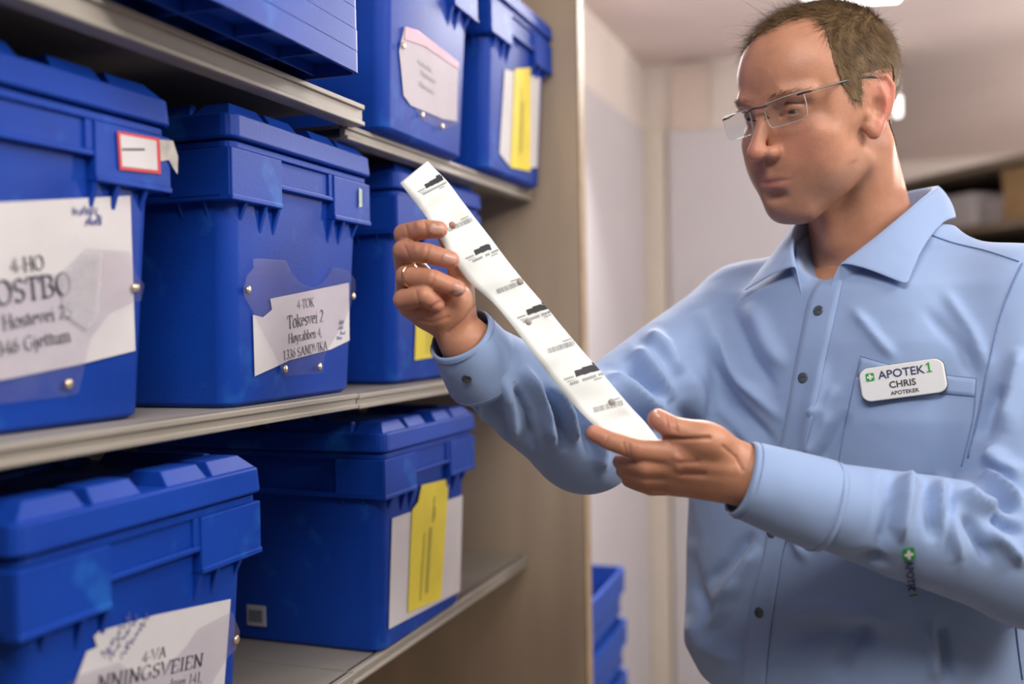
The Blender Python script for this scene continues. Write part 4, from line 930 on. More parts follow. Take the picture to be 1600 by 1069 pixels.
hv2, hq2 = strands(900, lambda b: len_hair(b)*1.25, .03, lambda c: sel_hair(c)*(c[:, 2] > 7), 2, .9, flow_top, .55)
keep = (hair_amount(HV)[HQ].min(1) > .55) & (np.abs(HV[HQ][:, :, 0]).max(1) < 7.9)
cn = vnormals(HV, HQ); cv = HV+cn*(.10+.05*np.sin(HV[:, :1]*7+HV[:, 1:2]*3))
ids = np.unique(HQ[keep]); mp = -np.ones(len(HV), int); mp[ids] = np.arange(len(ids)); cv = cv[ids]; cq = mp[HQ[keep]]
hv = np.concatenate([cv, hv1, hv2]); hq = np.concatenate([cq, hq1+len(cv), hq2+len(cv)+len(hv1)])
fast_mesh('hair', Hd(hv)-PO, hq, M_HAIR, person)
def sel_brow(c):
    S = np.abs(c[:, 0]); return gauss(np.stack([S, c[:, 2]], 1), (2.9, 3.75-.0), (1.7, .28))*(c[:, 1] > 5)
bv, bq = strands(900, lambda b: .75+0*b[:, 0], .022, sel_brow, 5, .18, lambda p: np.stack([np.sign(p[:, 0])*1.0, -.5+0*p[:, 0], .25+0*p[:, 0]], 1), .2)
fast_mesh('eyebrows', Hd(bv)-PO, bq, M_HAIR, person)

# ---- shirt
CUFF_R = (P(722, 520, 1.012), P(752, 566, 1.035)); CUFF_L = (P(1155, 745, .925), P(1285, 788, .93))
def build_shirt():
    pts = Ti(np.array([S_R, S_L, E_R, E_L, CUFF_R[1], CUFF_L[1]]))
    lo = np.minimum(pts.min(0)-.09, (-.3, -.2, -.52)); hi = np.maximum(pts.max(0)+.09, (.3, .2, .12))
    f = Field(lo, hi, .0034)
    zz = [-.465, -.45, -.42, -.34, -.22, -.12, -.04, .02, .06]
    aa = [.160, .186, .208, .207, .206, .206, .188, .145, .08]; bb = [.128, .140, .142, .132, .130, .136, .128, .112, .085]
    yy = [.0, .005, .008, .008, .006, .002, -.006, -.012, -.025]
    def torso(X, Y, Z):
        a = np.interp(Z, zz, aa); b = np.interp(Z, zz, bb); y0 = np.interp(Z, zz, yy)
        xo = np.interp(Z, [-.3, .0], [.014, 0]); q = ((np.abs(X-xo)/a)**2.4+(np.abs(Y-y0)/b)**2.4)**(1/2.4); d = (q-1)*np.minimum(a, b)*.92
        return np.maximum(d, np.maximum(Z-.075, -.452-Z))
    f.op(torso, (-.25, -.2, -.52), (.25, .2, .1), .03)
    for s in (1, -1):
        f.cone((s*.035, -.035, .055), (s*.165, -.018, .004), .038, .052, .05)
    loc = lambda p: Ti(np.array(p))
    f.chain([loc(S_R), loc(S_R*.55+E_R*.45), loc(E_R)], [.063, .064, .061], .035)
    f.chain([loc(E_R), loc(E_R*.5+CUFF_R[1]*.5), loc(CUFF_R[1])], [.062, .055, .041], .02)
    f.chain([loc(S_L), loc(S_L*.55+E_L*.45), loc(E_L)], [.063, .063, .062], .035)
    f.chain([loc(E_L), loc(E_L*.5+CUFF_L[1]*.5), loc(CUFF_L[1])], [.063, .053, .040], .02)
    # neck opening
    tl = math.atan2(-.083, .19); Rn = np.array([[1, 0, 0], [0, math.cos(tl), math.sin(tl)], [0, -math.sin(tl), math.cos(tl)]])
    f.ell((0, -.004, .078), (.064, .094, .045), .01, 'd', R=Rn); f.chain([(0, .125, .012), (0, .10, .045), (0, .06, .08)], [.004, .022, .05], .006, 'd')
    V, Q = f.mesh(); V = relax(V, Q, 2, .5)
    return Tc+V[:, :1]*Tx+V[:, 1:2]*Ty+V[:, 2:]*Tz, Q
SV, SQ = build_shirt()
def seg_d(p, a, b):
    ba = b-a; t = np.clip(((p-a)@ba)/(ba@ba), 0, 1); return np.linalg.norm(p-a-t[:, None]*ba, axis=1), t
FOLDS = [
 # right sleeve (image left): drapes off the raised forearm and the gathered elbow
 ('R', 7, .0035, [(745, 600), (752, 640), (765, 690)]), ('R', 8, -.004, [(760, 595), (772, 640), (790, 700)]), ('R', 8, .005, [(778, 575), (800, 630), (812, 690)]),
 ('R', 7, -.004, [(800, 600), (822, 650), (830, 710)]), ('R', 8, .006, [(812, 570), (850, 630), (868, 700)]), ('R', 7, -.005, [(845, 600), (872, 650), (885, 700)]),
 ('R', 7, .006, [(862, 600), (885, 640), (902, 690)]), ('R', 9, -.005, [(890, 620), (912, 660), (930, 720)]), ('R', 10, .005, [(930, 640), (940, 690), (940, 740)]),
 ('R', 12, .006, [(940, 590), (985, 610), (1040, 650)]), ('R', 12, -.008, [(950, 620), (1000, 650), (1050, 690)]), ('R', 12, .006, [(990, 545), (1020, 580), (1050, 630)]), ('R', 10, -.006, [(980, 565), (1010, 600), (1040, 625)]),
 ('R', 12, .005, [(1010, 520), (1040, 545), (1060, 590)]), ('R', 8, -.004, [(760, 700), (800, 730), (850, 745)]),
 # chest
 ('T', 16, .004, [(1090, 480), (1130, 560), (1200, 640)]), ('T', 14, -.004, [(1075, 520), (1110, 600), (1180, 690)]), ('T', 18, .005, [(1070, 560), (1095, 640), (1150, 720)]), ('T', 12, -.004, [(1062, 620), (1080, 700), (1110, 760)]),
 ('T', 14, .004, [(1170, 470), (1200, 540), (1230, 580)]), ('T', 10, -.003, [(1140, 480), (1175, 560), (1215, 620)]),
 ('T', 9, .003, [(1250, 650), (1290, 640), (1310, 600)]), ('T', 10, .004, [(1262, 720), (1280, 690), (1300, 640)]), ('T', 9, -.003, [(1275, 730), (1300, 690), (1325, 640)]),
 ('T', 9, .004, [(1290, 560), (1275, 640), (1262, 740)]), ('T', 9, .0035, [(1080, 540), (1130, 640), (1210, 730)]), ('T', 8, -.003, [(1100, 540), (1150, 630), (1215, 700)]), ('T', 8, .003, [(1120, 520), (1165, 600), (1225, 660)]), ('T', 8, -.003, [(1060, 680), (1100, 730), (1150, 760)]),
 ('T', 8, .003, [(1330, 480), (1380, 540), (1400, 560)]), ('T', 10, -.0025, [(1440, 480), (1500, 540), (1530, 600)]), ('T', 10, .0025, [(1470, 450), (1520, 520), (1545, 580)]),
 # belly
 ('T', 12, .005, [(1110, 950), (1150, 910), (1190, 850)]), ('T', 10, -.004, [(1095, 920), (1140, 880), (1180, 830)]), ('T', 10, .004, [(1100, 985), (1135, 950), (1160, 900)]), ('T', 12, -.005, [(1070, 850), (1085, 920), (1115, 980)]),
 ('T', 14, .005, [(1068, 960), (1100, 1010), (1160, 1035)]), ('T', 14, -.004, [(1220, 1000), (1300, 985), (1380, 1000)]), ('T', 14, .004, [(1220, 960), (1300, 950), (1400, 975)]), ('T', 14, -.004, [(1300, 1060), (1330, 1010), (1370, 960)]), ('T', 10, -.005, [(1470, 970), (1476, 1020), (1482, 1069)]), ('T', 10, .004, [(1450, 970), (1460, 1020), (1465, 1069)]),
 ('T', 8, .004, [(1200, 790), (1240, 830), (1260, 880)]), ('T', 10, -.004, [(1040, 760), (1070, 800), (1080, 860)]),
 # left sleeve
 ('F', 9, .006, [(1318, 725), (1312, 780), (1290, 850), (1280, 870)]), ('F', 10, -.006, [(1338, 728), (1328, 790), (1305, 860)]), ('F', 12, .007, [(1362, 728), (1352, 800), (1330, 875)]), ('F', 12, -.007, [(1394, 730), (1384, 800), (1372, 870)]),
 ('F', 12, .007, [(1424, 728), (1414, 790), (1400, 850)]), ('F', 8, -.005, [(1402, 770), (1394, 820), (1396, 850)]), ('F', 11, -.005, [(1446, 735), (1452, 790), (1462, 850)]), ('F', 12, .006, [(1470, 738), (1474, 800), (1500, 880)]),
 ('F', 8, -.006, [(1488, 745), (1480, 810), (1488, 880)]), ('F', 9, -.006, [(1290, 840), (1330, 866), (1390, 880)]), ('F', 10, .005, [(1280, 855), (1340, 892), (1420, 915)]), ('F', 10, -.004, [(1330, 895), (1400, 925), (1480, 945)]),
 ('L', 9, .007, [(1500, 770), (1530, 790), (1560, 800)]), ('L', 7, -.007, [(1520, 760), (1550, 775), (1590, 800)]), ('L', 8, .007, [(1530, 745), (1560, 760), (1598, 790)]), ('L', 8, -.006, [(1545, 800), (1570, 820), (1598, 835)]), ('L', 9, .006, [(1540, 830), (1570, 850), (1600, 880)]), ('L', 8, -.005, [(1505, 800), (1530, 850), (1550, 880)]),
 ('L', 14, .006, [(1540, 700), (1570, 730), (1600, 745)]), ('L', 12, -.006, [(1530, 690), (1545, 640), (1570, 600)]), ('L', 14, .005, [(1565, 680), (1580, 610), (1598, 540)]),
]
def polyline_d(px, pl):
    pl = np.array(pl, float); best = np.full(len(px), 1e9); bt = np.zeros(len(px)); L_ = np.r_[0, np.cumsum(np.linalg.norm(np.diff(pl, axis=0), axis=1))]
    for i in range(len(pl)-1):
        ba = pl[i+1]-pl[i]; t = np.clip(((px-pl[i])@ba)/(ba@ba+1e-9), 0, 1); d = np.linalg.norm(px-pl[i]-t[:, None]*ba, axis=1); m = d < best
        best[m] = d[m]; bt[m] = (L_[i]+t[m]*(L_[i+1]-L_[i]))/L_[-1]
    return best, bt
SN = vnormals(SV, SQ)
dR = np.minimum(seg_d(SV, S_R, E_R)[0], seg_d(SV, E_R, W_R)[0]); dL = np.minimum(seg_d(SV, S_L, E_L)[0], seg_d(SV, E_L, W_L)[0])
dRf = seg_d(SV, E_R, W_R)[0]; dLf = seg_d(SV, E_L, W_L)[0]
part_R = dR < .075; part_L = dL < .078
PX = proj(SV)[:, :2]
view = (SV-CO); view /= np.linalg.norm(view, axis=1, keepdims=True); facing = np.clip(-(SN*view).sum(1)*2, 0, 1)
disp = np.zeros(len(SV))
for zone, wpx, hgt, pl in FOLDS:
    d, t = polyline_d(PX, pl); taper = np.clip(np.sin(np.pi*np.clip(t, .02, .98))*1.6, 0, 1)
    sel = {'R': part_R, 'L': part_L, 'F': dLf < .075, 'T': ~(dLf < .07) & ~(dRf < .07)}[zone]
    disp += {'R': 2.9, 'L': 2.3, 'F': 2.0, 'T': 2.2}[zone]*hgt*np.exp(-(d/wpx)**2)*taper*facing*sel
tL = seg_d(SV, E_L, W_L)[1]; tR = seg_d(SV, E_R, W_R)[1]
disp *= np.where(dLf < .07, np.clip((.66-tL)/.10, 0, 1), 1)*np.where(dRf < .07, np.clip((.80-tR)/.1, 0, 1), 1)
SV = SV+SN*disp[:, None]
SV = relax(SV, SQ, 1, .3)
shirt = fast_mesh('shirt', SV-PO, SQ, M_SHIRT, person)
shirt['label'] = 'light blue long sleeved cotton shirt'
BV = BVHTree.FromPolygons([tuple(v) for v in SV], [tuple(q) for q in SQ])
tmask = (dLf[SQ].min(1) > .07) & (dRf[SQ].min(1) > .07)
BVT = BVHTree.FromPolygons([tuple(v) for v in SV], [tuple(q) for q in SQ[tmask]])
def hit(x, y, off=0, tree=None):
    d = Vector(ray_dir(x, y)); d.normalize(); l, n, i, t = (tree or BV).ray_cast(Vector(CO)+d*.3, d)
    if l is None: return None
    if n.dot(d) > 0: n = -n
    return np.array(l+n*off), np.array(n)
def ribbon(name, left, right, m, n=40, across=3, off=.0015, thick=.0012, parent=shirt, nsm=3):
    L_ = interp_path([(x, y, 0) for x, y in left], n); R_ = interp_path([(x, y, 0) for x, y in right], n); g = np.zeros((n, across+1, 3)); g[:] = np.nan
    for i in range(n):
        for j in range(across+1):
            u = j/across; q = L_[i]*(1-u)+R_[i]*u; h = hit(q[0], q[1], off, BVT)
            if h is not None: g[i, j] = h[0]
    ok = ~np.isnan(g).any((1, 2)); g = g[ok]; n = len(g)
    for _ in range(nsm): g[1:-1] = .5*g[1:-1]+.25*(g[:-2]+g[2:])
    vs = g.reshape(-1, 3)-PO; W_ = across+1
    fs = [(i*W_+j, i*W_+j+1, (i+1)*W_+j+1, (i+1)*W_+j) for i in range(n-1) for j in range(across)]
    return mesh_obj(name, vs, fs, m, parent, smooth=True, solid=thick, solid_off=0)
def hit_tube(name, pix, r, m, n=40, off=.0005, parent=shirt):
    pts = [hit(x, y, off, BVT) for x, y in interp_path([(x, y, 0) for x, y in pix], n)[:, :2]]; pts = [q[0] for q in pts if q is not None]
    pts = np.array(pts); pts[1:-1] = .5*pts[1:-1]+.25*(pts[:-2]+pts[2:])
    return tube(pts-PO, r, 6).obj(name, m, parent, smooth=True)

# placket with its buttons
pl_l = [(1284, 440), (1266, 464), (1256, 510), (1244, 570), (1232, 640), (1217, 720), (1205, 790), (1196, 860), (1180, 920), (1168, 990), (1160, 1060), (1158, 1085)]
pl_r = [(1318, 440), (1309, 478), (1298, 530), (1286, 580), (1270, 650), (1255, 720), (1240, 800), (1224, 865), (1214, 925), (1204, 990), (1198, 1060), (1196, 1085)]
ribbon('placket', pl_l, pl_r, M_SHIRT, 60, 5, .002, .0022)
def button(x, y, r=.0058, parent=shirt, off=.0034):
    h = hit(x, y, off, BVT)
    if h is None: return
    p, n_ = h; q = Vector(n_).to_track_quat('Z', 'Y').to_matrix().to_4x4(); q.translation = Vector(p-PO); mb = MB(); k = 18
    rg = [[(rr*math.cos(2*math.pi*i/k), rr*math.sin(2*math.pi*i/k), z) for i in range(k)] for rr, z in ((r*.9, -.0008), (r, 0), (r, .0008), (r*.85, .0014), (r*.7, .0009), (r*.1, .0009))]
    mb.loft(rg); o = mb.obj('button', M_BUTTON, parent, smooth=True)
    o.matrix_local = q
    return o
for x, y in ((1281, 487), (1257, 591), (1235, 708), (1208, 832), (1189, 957)): button(x, y)
# pocket on his left breast
for nm, pts in (('pocket_edge', [(1345, 557), (1400, 572), (1470, 585), (1526, 592)]), ('pocket_side', [(1345, 557), (1332, 610), (1318, 680), (1308, 738)]), ('pocket_side', [(1526, 592), (1521, 650), (1505, 720), (1494, 757)]), ('pocket_foot', [(1308, 738), (1370, 757), (1440, 768), (1494, 757)])):
    hit_tube(nm, pts, .0007, M_SEAM, 30)
ribbon('pocket_hem', [(1345, 558), (1400, 573), (1470, 586), (1525, 593)], [(1340, 588), (1396, 602), (1466, 614), (1523, 620)], M_SHIRT, 24, 4, .0008, .0008)
hit_tube('shoulder_seam', [(1430, 352), (1450, 365), (1490, 380), (1540, 392), (1592, 409)], .0009, M_SEAM, 30)
hit_tube('armhole_seam', [(1598, 412), (1580, 450), (1562, 500), (1545, 570), (1530, 640), (1512, 720), (1505, 760)], .0011, M_SEAM, 40)
hit_tube('side_seam', [(1585, 960), (1590, 1010), (1597, 1062)], .0009, M_SEAM, 16)

# cuffs
def cuff(a, b, ra, rb, name, flat_=1.0, axis=None):
    ax = (b-a)/np.linalg.norm(b-a); u = np.cross(ax, CU); u /= np.linalg.norm(u); v = np.cross(ax, u); n = 40; rg = []
    L_ = np.linalg.norm(b-a)
    for t, k in ((0, .0), (.0, 1.0), (.04, 1.02), (.5, 1.03), (.93, 1.02), (1.0, 1.0)):
        if k == 0: k = .985; t = .02
        r = (ra+(rb-ra)*t)*k
        rg.append([a+ax*t*L_+r*(math.cos(2*math.pi*i/n)*u*flat_+math.sin(2*math.pi*i/n)*v)+.0012*math.sin(3*2*math.pi*i/n+5*t)*u for i in range(n)])
    mb = MB().loft([[p-PO for p in q] for q in rg], cap=False)
    o = mb.obj(name, M_SHIRT, shirt, smooth=True, solid=.0022, solid_off=0)
    for t in (.07, .93):
        r = (ra+(rb-ra)*t)*1.03+.0012; pts = [a+ax*t*L_+r*(math.cos(2*math.pi*i/48)*u*flat_+math.sin(2*math.pi*i/48)*v)-PO for i in range(49)]
        tube(pts, .0004, 5, False).obj('cuff_stitching', M_SEAM, o)
    return o
cR = cuff(P(719, 522, 1.008), P(762, 585, 1.045), .0335, .043, 'cuff')
cL = cuff(P(1157, 747, .928), P(1292, 792, .932), .0345, .0425, 'cuff')

def cuff_button(o, x, y):
    vs = [Vector(v.co)+Vector(PO) for v in o.data.vertices]; tr = BVHTree.FromPolygons(vs, [tuple(q.vertices) for q in o.data.polygons]); d = Vector(ray_dir(x, y)); d.normalize(); l, n_, i, t = tr.ray_cast(Vector(CO), d)
    if l is None: return
    if n_.dot(d) > 0: n_ = -n_
    q = n_.to_track_quat('Z', 'Y').to_matrix().to_4x4(); q.translation = l+n_*.002-Vector(PO); r = .0052; k = 18
    b_ = MB().loft([[(rr*math.cos(2*math.pi*i/k), rr*math.sin(2*math.pi*i/k), z) for i in range(k)] for rr, z in ((r*.9, -.0008), (r, 0), (r, .0008), (r*.85, .0014), (r*.7, .0009), (r*.1, .0009))]).obj('button', M_BUTTON, shirt, smooth=True); b_.matrix_local = q
cuff_button(cR, 730, 590)
# collar around the neck
def collar():
    fold = [(0, -.101, .142), (.045, -.086, .143), (.069, -.040, .135), (.069, .010, .113), (.053, .058, .080), (.026, .096, .046)]
    base = [(0, -.099, .092), (.045, -.084, .091), (.071, -.040, .083), (.072, .012, .066), (.055, .062, .036), (.014, .104, .008)]
    leaf = [(0, -.120, .098), (.056, -.106, .100), (.088, -.055, .098), (.094, -.006, .088), (.096, .044, .058), (.102, .092, .018)]
    n = 33; C_ = [interp_path(c, n) for c in (base, fold, leaf)]; rows = []
    for sgn, rngi in ((-1, range(n-1, 0, -1)), (1, range(0, n))):
        for i in rngi:
            m3 = np.array([sgn, 1, 1]); b_, t_, l_ = (c[i]*m3 for c in C_)
            o_ = t_-np.array([0, 0, .0]); d = l_-t_; d[2] = 0; dn = d/(np.linalg.norm(d)+1e-9)
            rows.append([b_, b_*.5+t_*.5, t_-np.array([0, 0, .003]), t_+dn*.003, t_*.72+l_*.28+dn*.005+(0, 0, .002), t_*.4+l_*.6+dn*.006, l_])
    g = np.array(rows); n2 = len(g); g = Tc+g[..., :1]*Tx+g[..., 1:2]*Ty+g[..., 2:]*Tz
    m_ = g.shape[1]; vs = g.reshape(-1, 3)-PO
    fs = [(i*m_+j, (i+1)*m_+j, (i+1)*m_+j+1, i*m_+j+1) for i in range(n2-1) for j in range(m_-1)]
    return mesh_obj('collar', vs, fs, M_SHIRT, shirt, smooth=True, solid=.002, solid_off=0, sub=1)
collar()

# embroidered mark on the left sleeve
def decal(par, V, Fc, m, pix, px_per_m, ang, name, off=.0008, root=PO):
    ca, sa = math.cos(ang), math.sin(ang); vs = []
    for v in V:
        x = pix[0]+px_per_m*(ca*v[0]+sa*v[1]); y = pix[1]+px_per_m*(sa*v[0]-ca*v[1]); h = hit(x, y, off); vs.append((h[0] if h is not None else P(x, y, 1))-root)
    return mesh_obj(name, vs, Fc, m, par)
def cross_logo(s):
    r = rrect(s/2, s/2, s*.16, 0, 3); V = [(q[0], q[1]) for q in r]; a, b = s*.36, s*.12
    c = [(-b, -a), (b, -a), (b, -b), (a, -b), (a, b), (b, b), (b, a), (-b, a), (-b, b), (-a, b), (-a, -b), (-b, -b)]
    return (np.array(V), [tuple(range(len(V)))]), (np.array(c), [tuple(range(12))])
sq, cr = cross_logo(.0115)
an = math.radians(82)
decal(shirt, *sq, M_GREEN, (1419, 864), 1650, an, 'embroidered_logo', .0026)
decal(shirt, *cr, M_BADGE, (1419, 864), 1650, an, 'embroidered_cross', .0032)
V, Fc = sans('APOTEK', 1, center=False, bold=.035); V = V*(.0305/np.ptp(V[:, 0])); V[:, 1] *= 1.3; decal(shirt, V, Fc, M_NAVY, (1413.5, 873.5), 1650, an, 'embroidered_lettering', .004)
V, Fc = sans('1', .0105, center=False, bold=.03); decal(shirt, V, Fc, M_GREEN, (1421, 925.5), 1650, an, 'embroidered_number', .004)

# ---- trousers and shoes
def legs():
    f = Field((-.25, -.25, -1.49), (.25, .3, -.36), .011)
    def hip(X, Y, Z):
        a = np.interp(Z, [-.62, -.5, -.38], [.17, .178, .168]); b = np.interp(Z, [-.62, -.5, -.38], [.12, .13, .122])
        return np.maximum((np.sqrt((X/a)**2+((Y-.0)/b)**2)-1)*b, np.maximum(Z+.405, -.66-Z))
    f.op(hip, (-.2, -.2, -.7), (.2, .2, -.37), 0)
    for s in (1, -1): f.chain([(s*.085, 0, -.6), (s*.095, .01, -1.0), (s*.10, -.01, -(Tc[2]-.06))], [.088, .07, .058], .03)
    V, Q = f.mesh(); V = relax(V, Q, 2); return Tc+V[:, :1]*Tx+V[:, 1:2]*Ty+V[:, 2:]*Tz, Q
LgV, LgQ = legs(); fast_mesh('trousers', LgV-PO, LgQ, M_TROUSER, person)
for s in (1, -1):
    f = Field((-.07, -.14, 0), (.07, .22, .13), .006); f.cone((0, -.07, .04), (0, .13, .034), .042, .042, 0); f.cone((0, -.06, .05), (0, -.03, .10), .045, .05, .03)
    f.op(lambda X, Y, Z: .008-Z+0*X, (-.1, -.2, 0), (.1, .3, .008), 0, 'd', pad=.0)
    V, Q = f.mesh(); V[:, 2] = np.maximum(V[:, 2], .001); q = V.copy(); xx = s*.10+V[:, 0]
    W_ = np.stack([Tc[0]+xx*Tx[0]+(V[:, 1]+.02)*Ty[0], Tc[1]+xx*Tx[1]+(V[:, 1]+.02)*Ty[1], V[:, 2]], 1); fast_mesh('shoe', W_-PO, Q, M_SHOE, person)

# ---- name badge on the pocket
h0 = hit(1411, 596, .006); nb = h0[1]; ex = np.array(P(1464, 590, 1)-P(1356, 597, 1)); ex -= nb*(ex@nb); ex /= np.linalg.norm(ex); ey = np.cross(nb, ex)
if ey[2] < 0: ey = -ey
dB = proj(h0[0])[2]
hs = [onb for onb in [(1354, 597), (1466, 595)]]
bw = 112/FPX*dB/max(.3, abs(ex@CR)); bh = 57/FPX*dB
badge = empty('name_badge', tuple(h0[0])); Mb = Matrix([[ex[i], ey[i], nb[i], h0[0][i]] for i in range(3)]+[[0, 0, 0, 1]]); badge.matrix_world = Mb
def bulge(hw, hh, r, z):
    q = rrect(hw, hh, r, z, 5); return [(x*(1-.03*(abs(y)/hh)**2), y*(1-.09*(abs(x)/hw)**2), z) for x, y, _ in q]
MB().loft([bulge(bw/2*.97, bh/2*.97, .007, -.002), bulge(bw/2, bh/2, .008, -.0005), bulge(bw/2, bh/2, .008, .001), bulge(bw/2*.97, bh/2*.96, .007, .0018)]).obj('plate', M_BADGE, badge)
MB().loft([bulge(bw/2*1.015, bh/2*1.03, .008, -.0022), bulge(bw/2*1.015, bh/2*1.03, .008, -.0006)]).obj('backing', M_DARK, badge)
def on_badge(V, Fc, m, x, y, name, z=.0022): mesh_obj(name, [(x*bw+v[0], y*bh+v[1], z) for v in V], Fc, m, badge)
sq, cr = cross_logo(bh*.225); on_badge(*sq, M_GREEN, -.365, .205, 'logo_square'); on_badge(*cr, M_BADGE, -.365, .205, 'logo_cross', .0025)
V, Fc = sans('APOTEK', 1, False, .015); sw = np.ptp(V[:, 0]); V = V*(bw*.545/sw); V[:, 0] -= V[:, 0].min(); on_badge(V, Fc, M_NAVY, -.27, .115, 'lettering')
s1 = bh*.27; V = np.array([(-.1, 0), (.42, 0), (.42, .1), (.26, .1), (.26, 1), (.14, 1), (-.1, .84), (-.1, .72), (.08, .8), (.08, .1), (-.1, .1)])*s1; on_badge(V, [tuple(range(11))], M_GREEN, .305, .115, 'lettering')
V, Fc = sans('CHRIS', 1, True, .02); V = V*(bw*.31/np.ptp(V[:, 0])); V[:, 0] -= (V[:, 0].max()+V[:, 0].min())/2; on_badge(V, Fc, M_INK, .0, -.17, 'lettering')
V, Fc = sans('APOTEKER', 1, True, .02); V = V*(bw*.33/np.ptp(V[:, 0])); V[:, 0] -= (V[:, 0].max()+V[:, 0].min())/2; on_badge(V, Fc, M_INK, .01, -.37, 'lettering')
tag(badge, 'white name badge with green cross pinned on the shirt pocket', 'badge')

# ---- rimless glasses
gl = empty('eyeglasses', tuple(Hd((0, 9.6, 2))))
GO = np.array(Hd((0, 9.6, 2)))
def Hg(p):
    p = np.asarray(p, float); w = np.clip((p[1]-1)/7, 0, 1); return Hd(p+np.array([0, .1*w, (-.75-.105*p[0])*w]))-GO
def wire(name, pts, r, m, n=10, parent=gl): return tube([Hg(q) for q in interp_path(pts, n)], r, 8).obj(name, m, parent, smooth=True)
for s in (1, -1):
    def lp(u, v): return (s*(1.1+u*5.2), 10.0-.85*(u**2)-.35*(1-v), 1.05+v*2.8)
    rim = []; N_ = 6
    out = [(0.12, 0), (.5, -.02), (.88, 0), (.97, .1), (1, .5), (.99, .95), (.9, 1.0), (.5, 1.0), (.08, .97), (0, .8), (.02, .3), (.05, .1)]
    pts = [Hg(lp(u, v)) for u, v in out]; cen = Hg(lp(.5, .5))
    lens = mesh_obj('lens', [cen]+pts, [(0, 1+i, 1+(i+1) % len(pts)) for i in range(len(pts))], M_LENS, gl, smooth=False, solid=.0016, solid_off=0)
    tube(pts+[pts[0]], .00045, 6, False).obj('lens_edge', M_LENSRIM, lens, smooth=True)
    wire('hinge', [lp(.86, .92), lp(1.0, .93), (s*6.85, 8.6, 3.6)], .0011, M_DARK, 8)
    wire('temple', [(s*6.83, 8.7, 3.62), (s*7.15, 5, 3.75), (s*7.45, 2.2, 3.7)], .0010, M_METAL, 14)
    wire('temple_tip', [(s*7.45, 2.2, 3.7), (s*7.55, .2, 3.55), (s*7.6, -1.4, 2.9)], .0014, M_DARK, 12)
    wire('nose_pad', [lp(.0, .55), (s*.95, 9.2, 2.2), (s*.95, 9.05, 1.9)], .0008, M_METAL, 8)
wire('bridge', [(-1.75, 9.95, 3.55), (-1.1, 10.15, 3.5), (0, 10.35, 3.65), (1.1, 10.15, 3.5), (1.75, 9.95, 3.55)], .0011, M_METAL, 16)
tag(gl, 'rimless rectangular eyeglasses with thin metal temples on the face of the man', 'eyeglasses')

# ---- paper strip of sachets, held by both hands
le = [(625, 286, .990), (650, 318, .988), (672, 348, .986), (700, 394, .985), (733, 440, .985), (775, 478, .982), (830, 548, .975), (862, 592, .970), (905, 642, .962), (945, 680, .955), (985, 712, .950)]
ri = [(668, 252, 1.006), (700, 285, 1.002), (725, 318, 1.0), (765, 370, .998), (806, 424, .996), (852, 478, .992), (893, 528, .986), (938, 580, .978), (982, 632, .970), (1008, 660, .965), (1034, 694, .960)]
nS = 90; LE = interp_path(V3(le), nS); RE = interp_path(V3(ri), nS)
S0 = np.array(P(830, 480, .98)); W_ = 7; SG = np.zeros((nS, W_, 3))
for i in range(nS):
    for j in range(W_):
        u = j/(W_-1); q = LE[i]*(1-u)+RE[i]*u; bow = .0022*math.sin(math.pi*u)*math.sin(i*.23)+.0012*math.sin(i*.7+2*u)
        SG[i, j] = q-CF*bow
ps = mesh_obj('paper_strip', (SG-S0).reshape(-1, 3), [(i*W_+j, i*W_+j+1, (i+1)*W_+j+1, (i+1)*W_+j) for i in range(nS-1) for j in range(W_-1)], M_STRIP, None, smooth=True, solid=.0004, solid_off=0)
ps.location = S0
tag(ps, 'long white printed paper strip of dose sachets held between both hands', 'paper strip')
sbv = BVHTree.FromPolygons([tuple(v) for v in SG.reshape(-1, 3)], [(i*W_+j, i*W_+j+1, (i+1)*W_+j+1, (i+1)*W_+j) for i in range(nS-1) for j in range(W_-1)])
def shit(x, y, off=.0006):
    d = Vector(ray_dir(x, y)); d.normalize(); l, n_, i, t = sbv.ray_cast(Vector(CO), d)
    if l is None:
        l, n_, i, t = sbv.find_nearest(Vector(P(x, y, .98)))
    if n_.dot(d) > 0: n_ = -n_
    return np.array(l+n_*off)-S0
def on_strip(name, quads, m, parent=ps): 
    mb = MB()
    for q in quads: mb.add([shit(x, y) for x, y in q], [tuple(range(len(q)))])
    return mb.obj(name, m, parent)
for n_, (bx, by, sc) in enumerate([(678, 285, .8), (758, 388, .95), (841, 482, 1.0), (919, 578, 1.12)]):
    a = math.radians(-27+n_*3); ca, sa = math.cos(a), math.sin(a)
    def rq(x0, x1, y0, y1): return [(bx+sc*(x*ca-y*sa), by+sc*(x*sa+y*ca)) for x, y in ((x0, y0), (x1, y0+.5), (x1, y1), (x0, y1+.6))]
    on_strip('blacked_out_name', [rq(-19, -8, -4.5, 4), rq(-8, 4, -5.5, 4.5), rq(4, 19, -5.5, 4.5), rq(8, 17, -9, -5)], M_INK)
    r = random.Random(n_)
    on_strip('printed_text', [rq(x, x+1.6, 9, 13) for x in np.arange(-30, 20, 2.6) if r.random() > .2]+[rq(x, x+1, 1, 4) for x in np.arange(-36, -22, 1.8)]+[rq(-33, -20, 6.5, 7.2)]+[rq(x, x+1, 14.5, 17) for x in np.arange(4, 16, 2)], M_GINK)
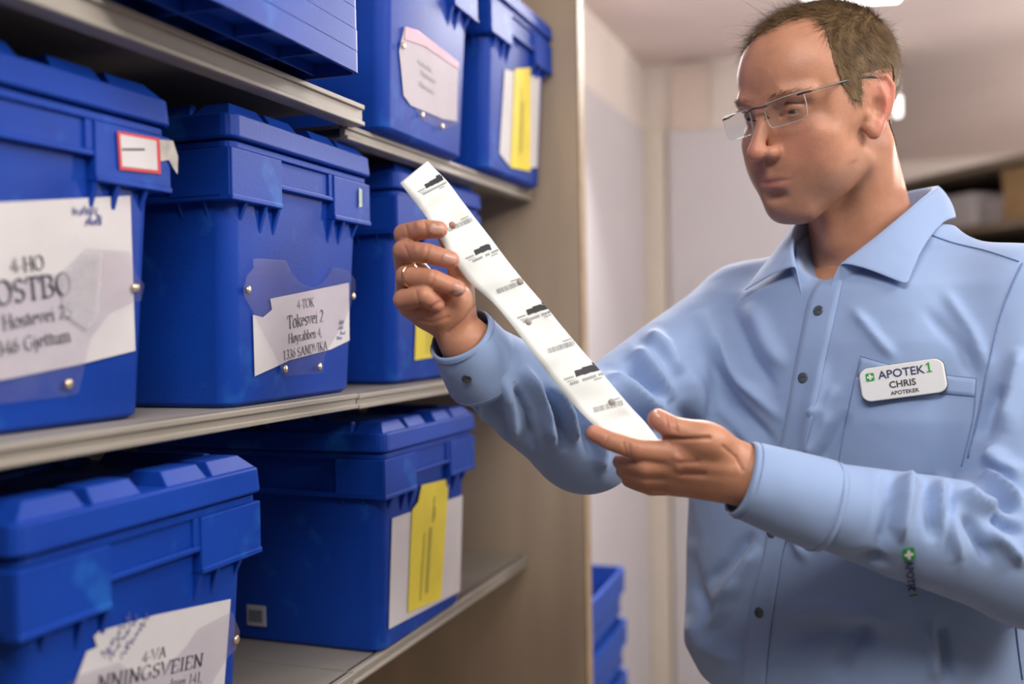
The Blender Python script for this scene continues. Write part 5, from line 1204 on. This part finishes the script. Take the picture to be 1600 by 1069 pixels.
for n_, (bx, by, sc) in enumerate([(719, 351, .9), (797, 448, .95), (878, 542, 1.0), (951, 635, 1.05)]):
    a = math.radians(-24+n_*3); ca, sa = math.cos(a), math.sin(a); r = random.Random(9+n_); x = -23; q = []
    def rq(x0, x1, y0, y1): return [(bx+sc*(x*ca-y*sa), by+sc*(x*sa+y*ca)) for x, y in ((x0, y0), (x1, y0), (x1, y1), (x0, y1))]
    while x < 23: wd = r.choice((.5, .8, 1.2)); q.append(rq(x, x+wd, -4, 4)); x += wd+r.choice((.7, 1.0, 1.4))
    on_strip('barcode', q, M_GINK); on_strip('printed_text', [rq(x, x+1.1, -8.5, -6) for x in np.arange(4, 20, 2)], M_GINK)
def pill(x, y, m):
    p_ = shit(x, y, .0008); V = []; k = 12
    rg = [[p_+CR*r_*math.cos(2*math.pi*i/k)+CU*r_*math.sin(2*math.pi*i/k)-CF*z for i in range(k)] for r_, z in ((.0036, -.0006), (.0034, .0006), (.0022, .0012), (.0005, .0014))]
    MB().loft(rg).obj('pill', m, ps, smooth=True)
M_PILL = mat('tablet_under_film', (.42, .38, .34), .5, noise=.2, nscale=400); M_PILL2 = mat('red_tablet_under_film', (.40, .2, .15), .5, noise=.3, nscale=400)
for x, y, m in ((706, 352, M_PILL2), (812, 440, M_PILL), (825, 503, M_PILL), (956, 629, M_PILL)): pill(x, y, m)

# ---- ring on the ring finger of the raised hand
a, b = P(634, 462, 1.008), P(634, 432, .980); b2 = P(676, 436, .963); c_ = P(634, 430, .978)*.8+b2*.2; dr = (b2-P(634, 440, .987)); dr /= np.linalg.norm(dr)
u = np.cross(dr, CU); u /= np.linalg.norm(u); v = np.cross(dr, u); rr = .0111
pts = [c_+rr*(math.cos(t)*u+math.sin(t)*v) for t in np.linspace(0, 2*math.pi, 33)]
rg = tube([p_-c_ for p_ in pts], .0013, 8, False).obj('finger_ring', M_GOLD, None, smooth=True); rg.location = c_
tag(rg, 'plain gold ring on the finger of the hand holding up the strip', 'ring')
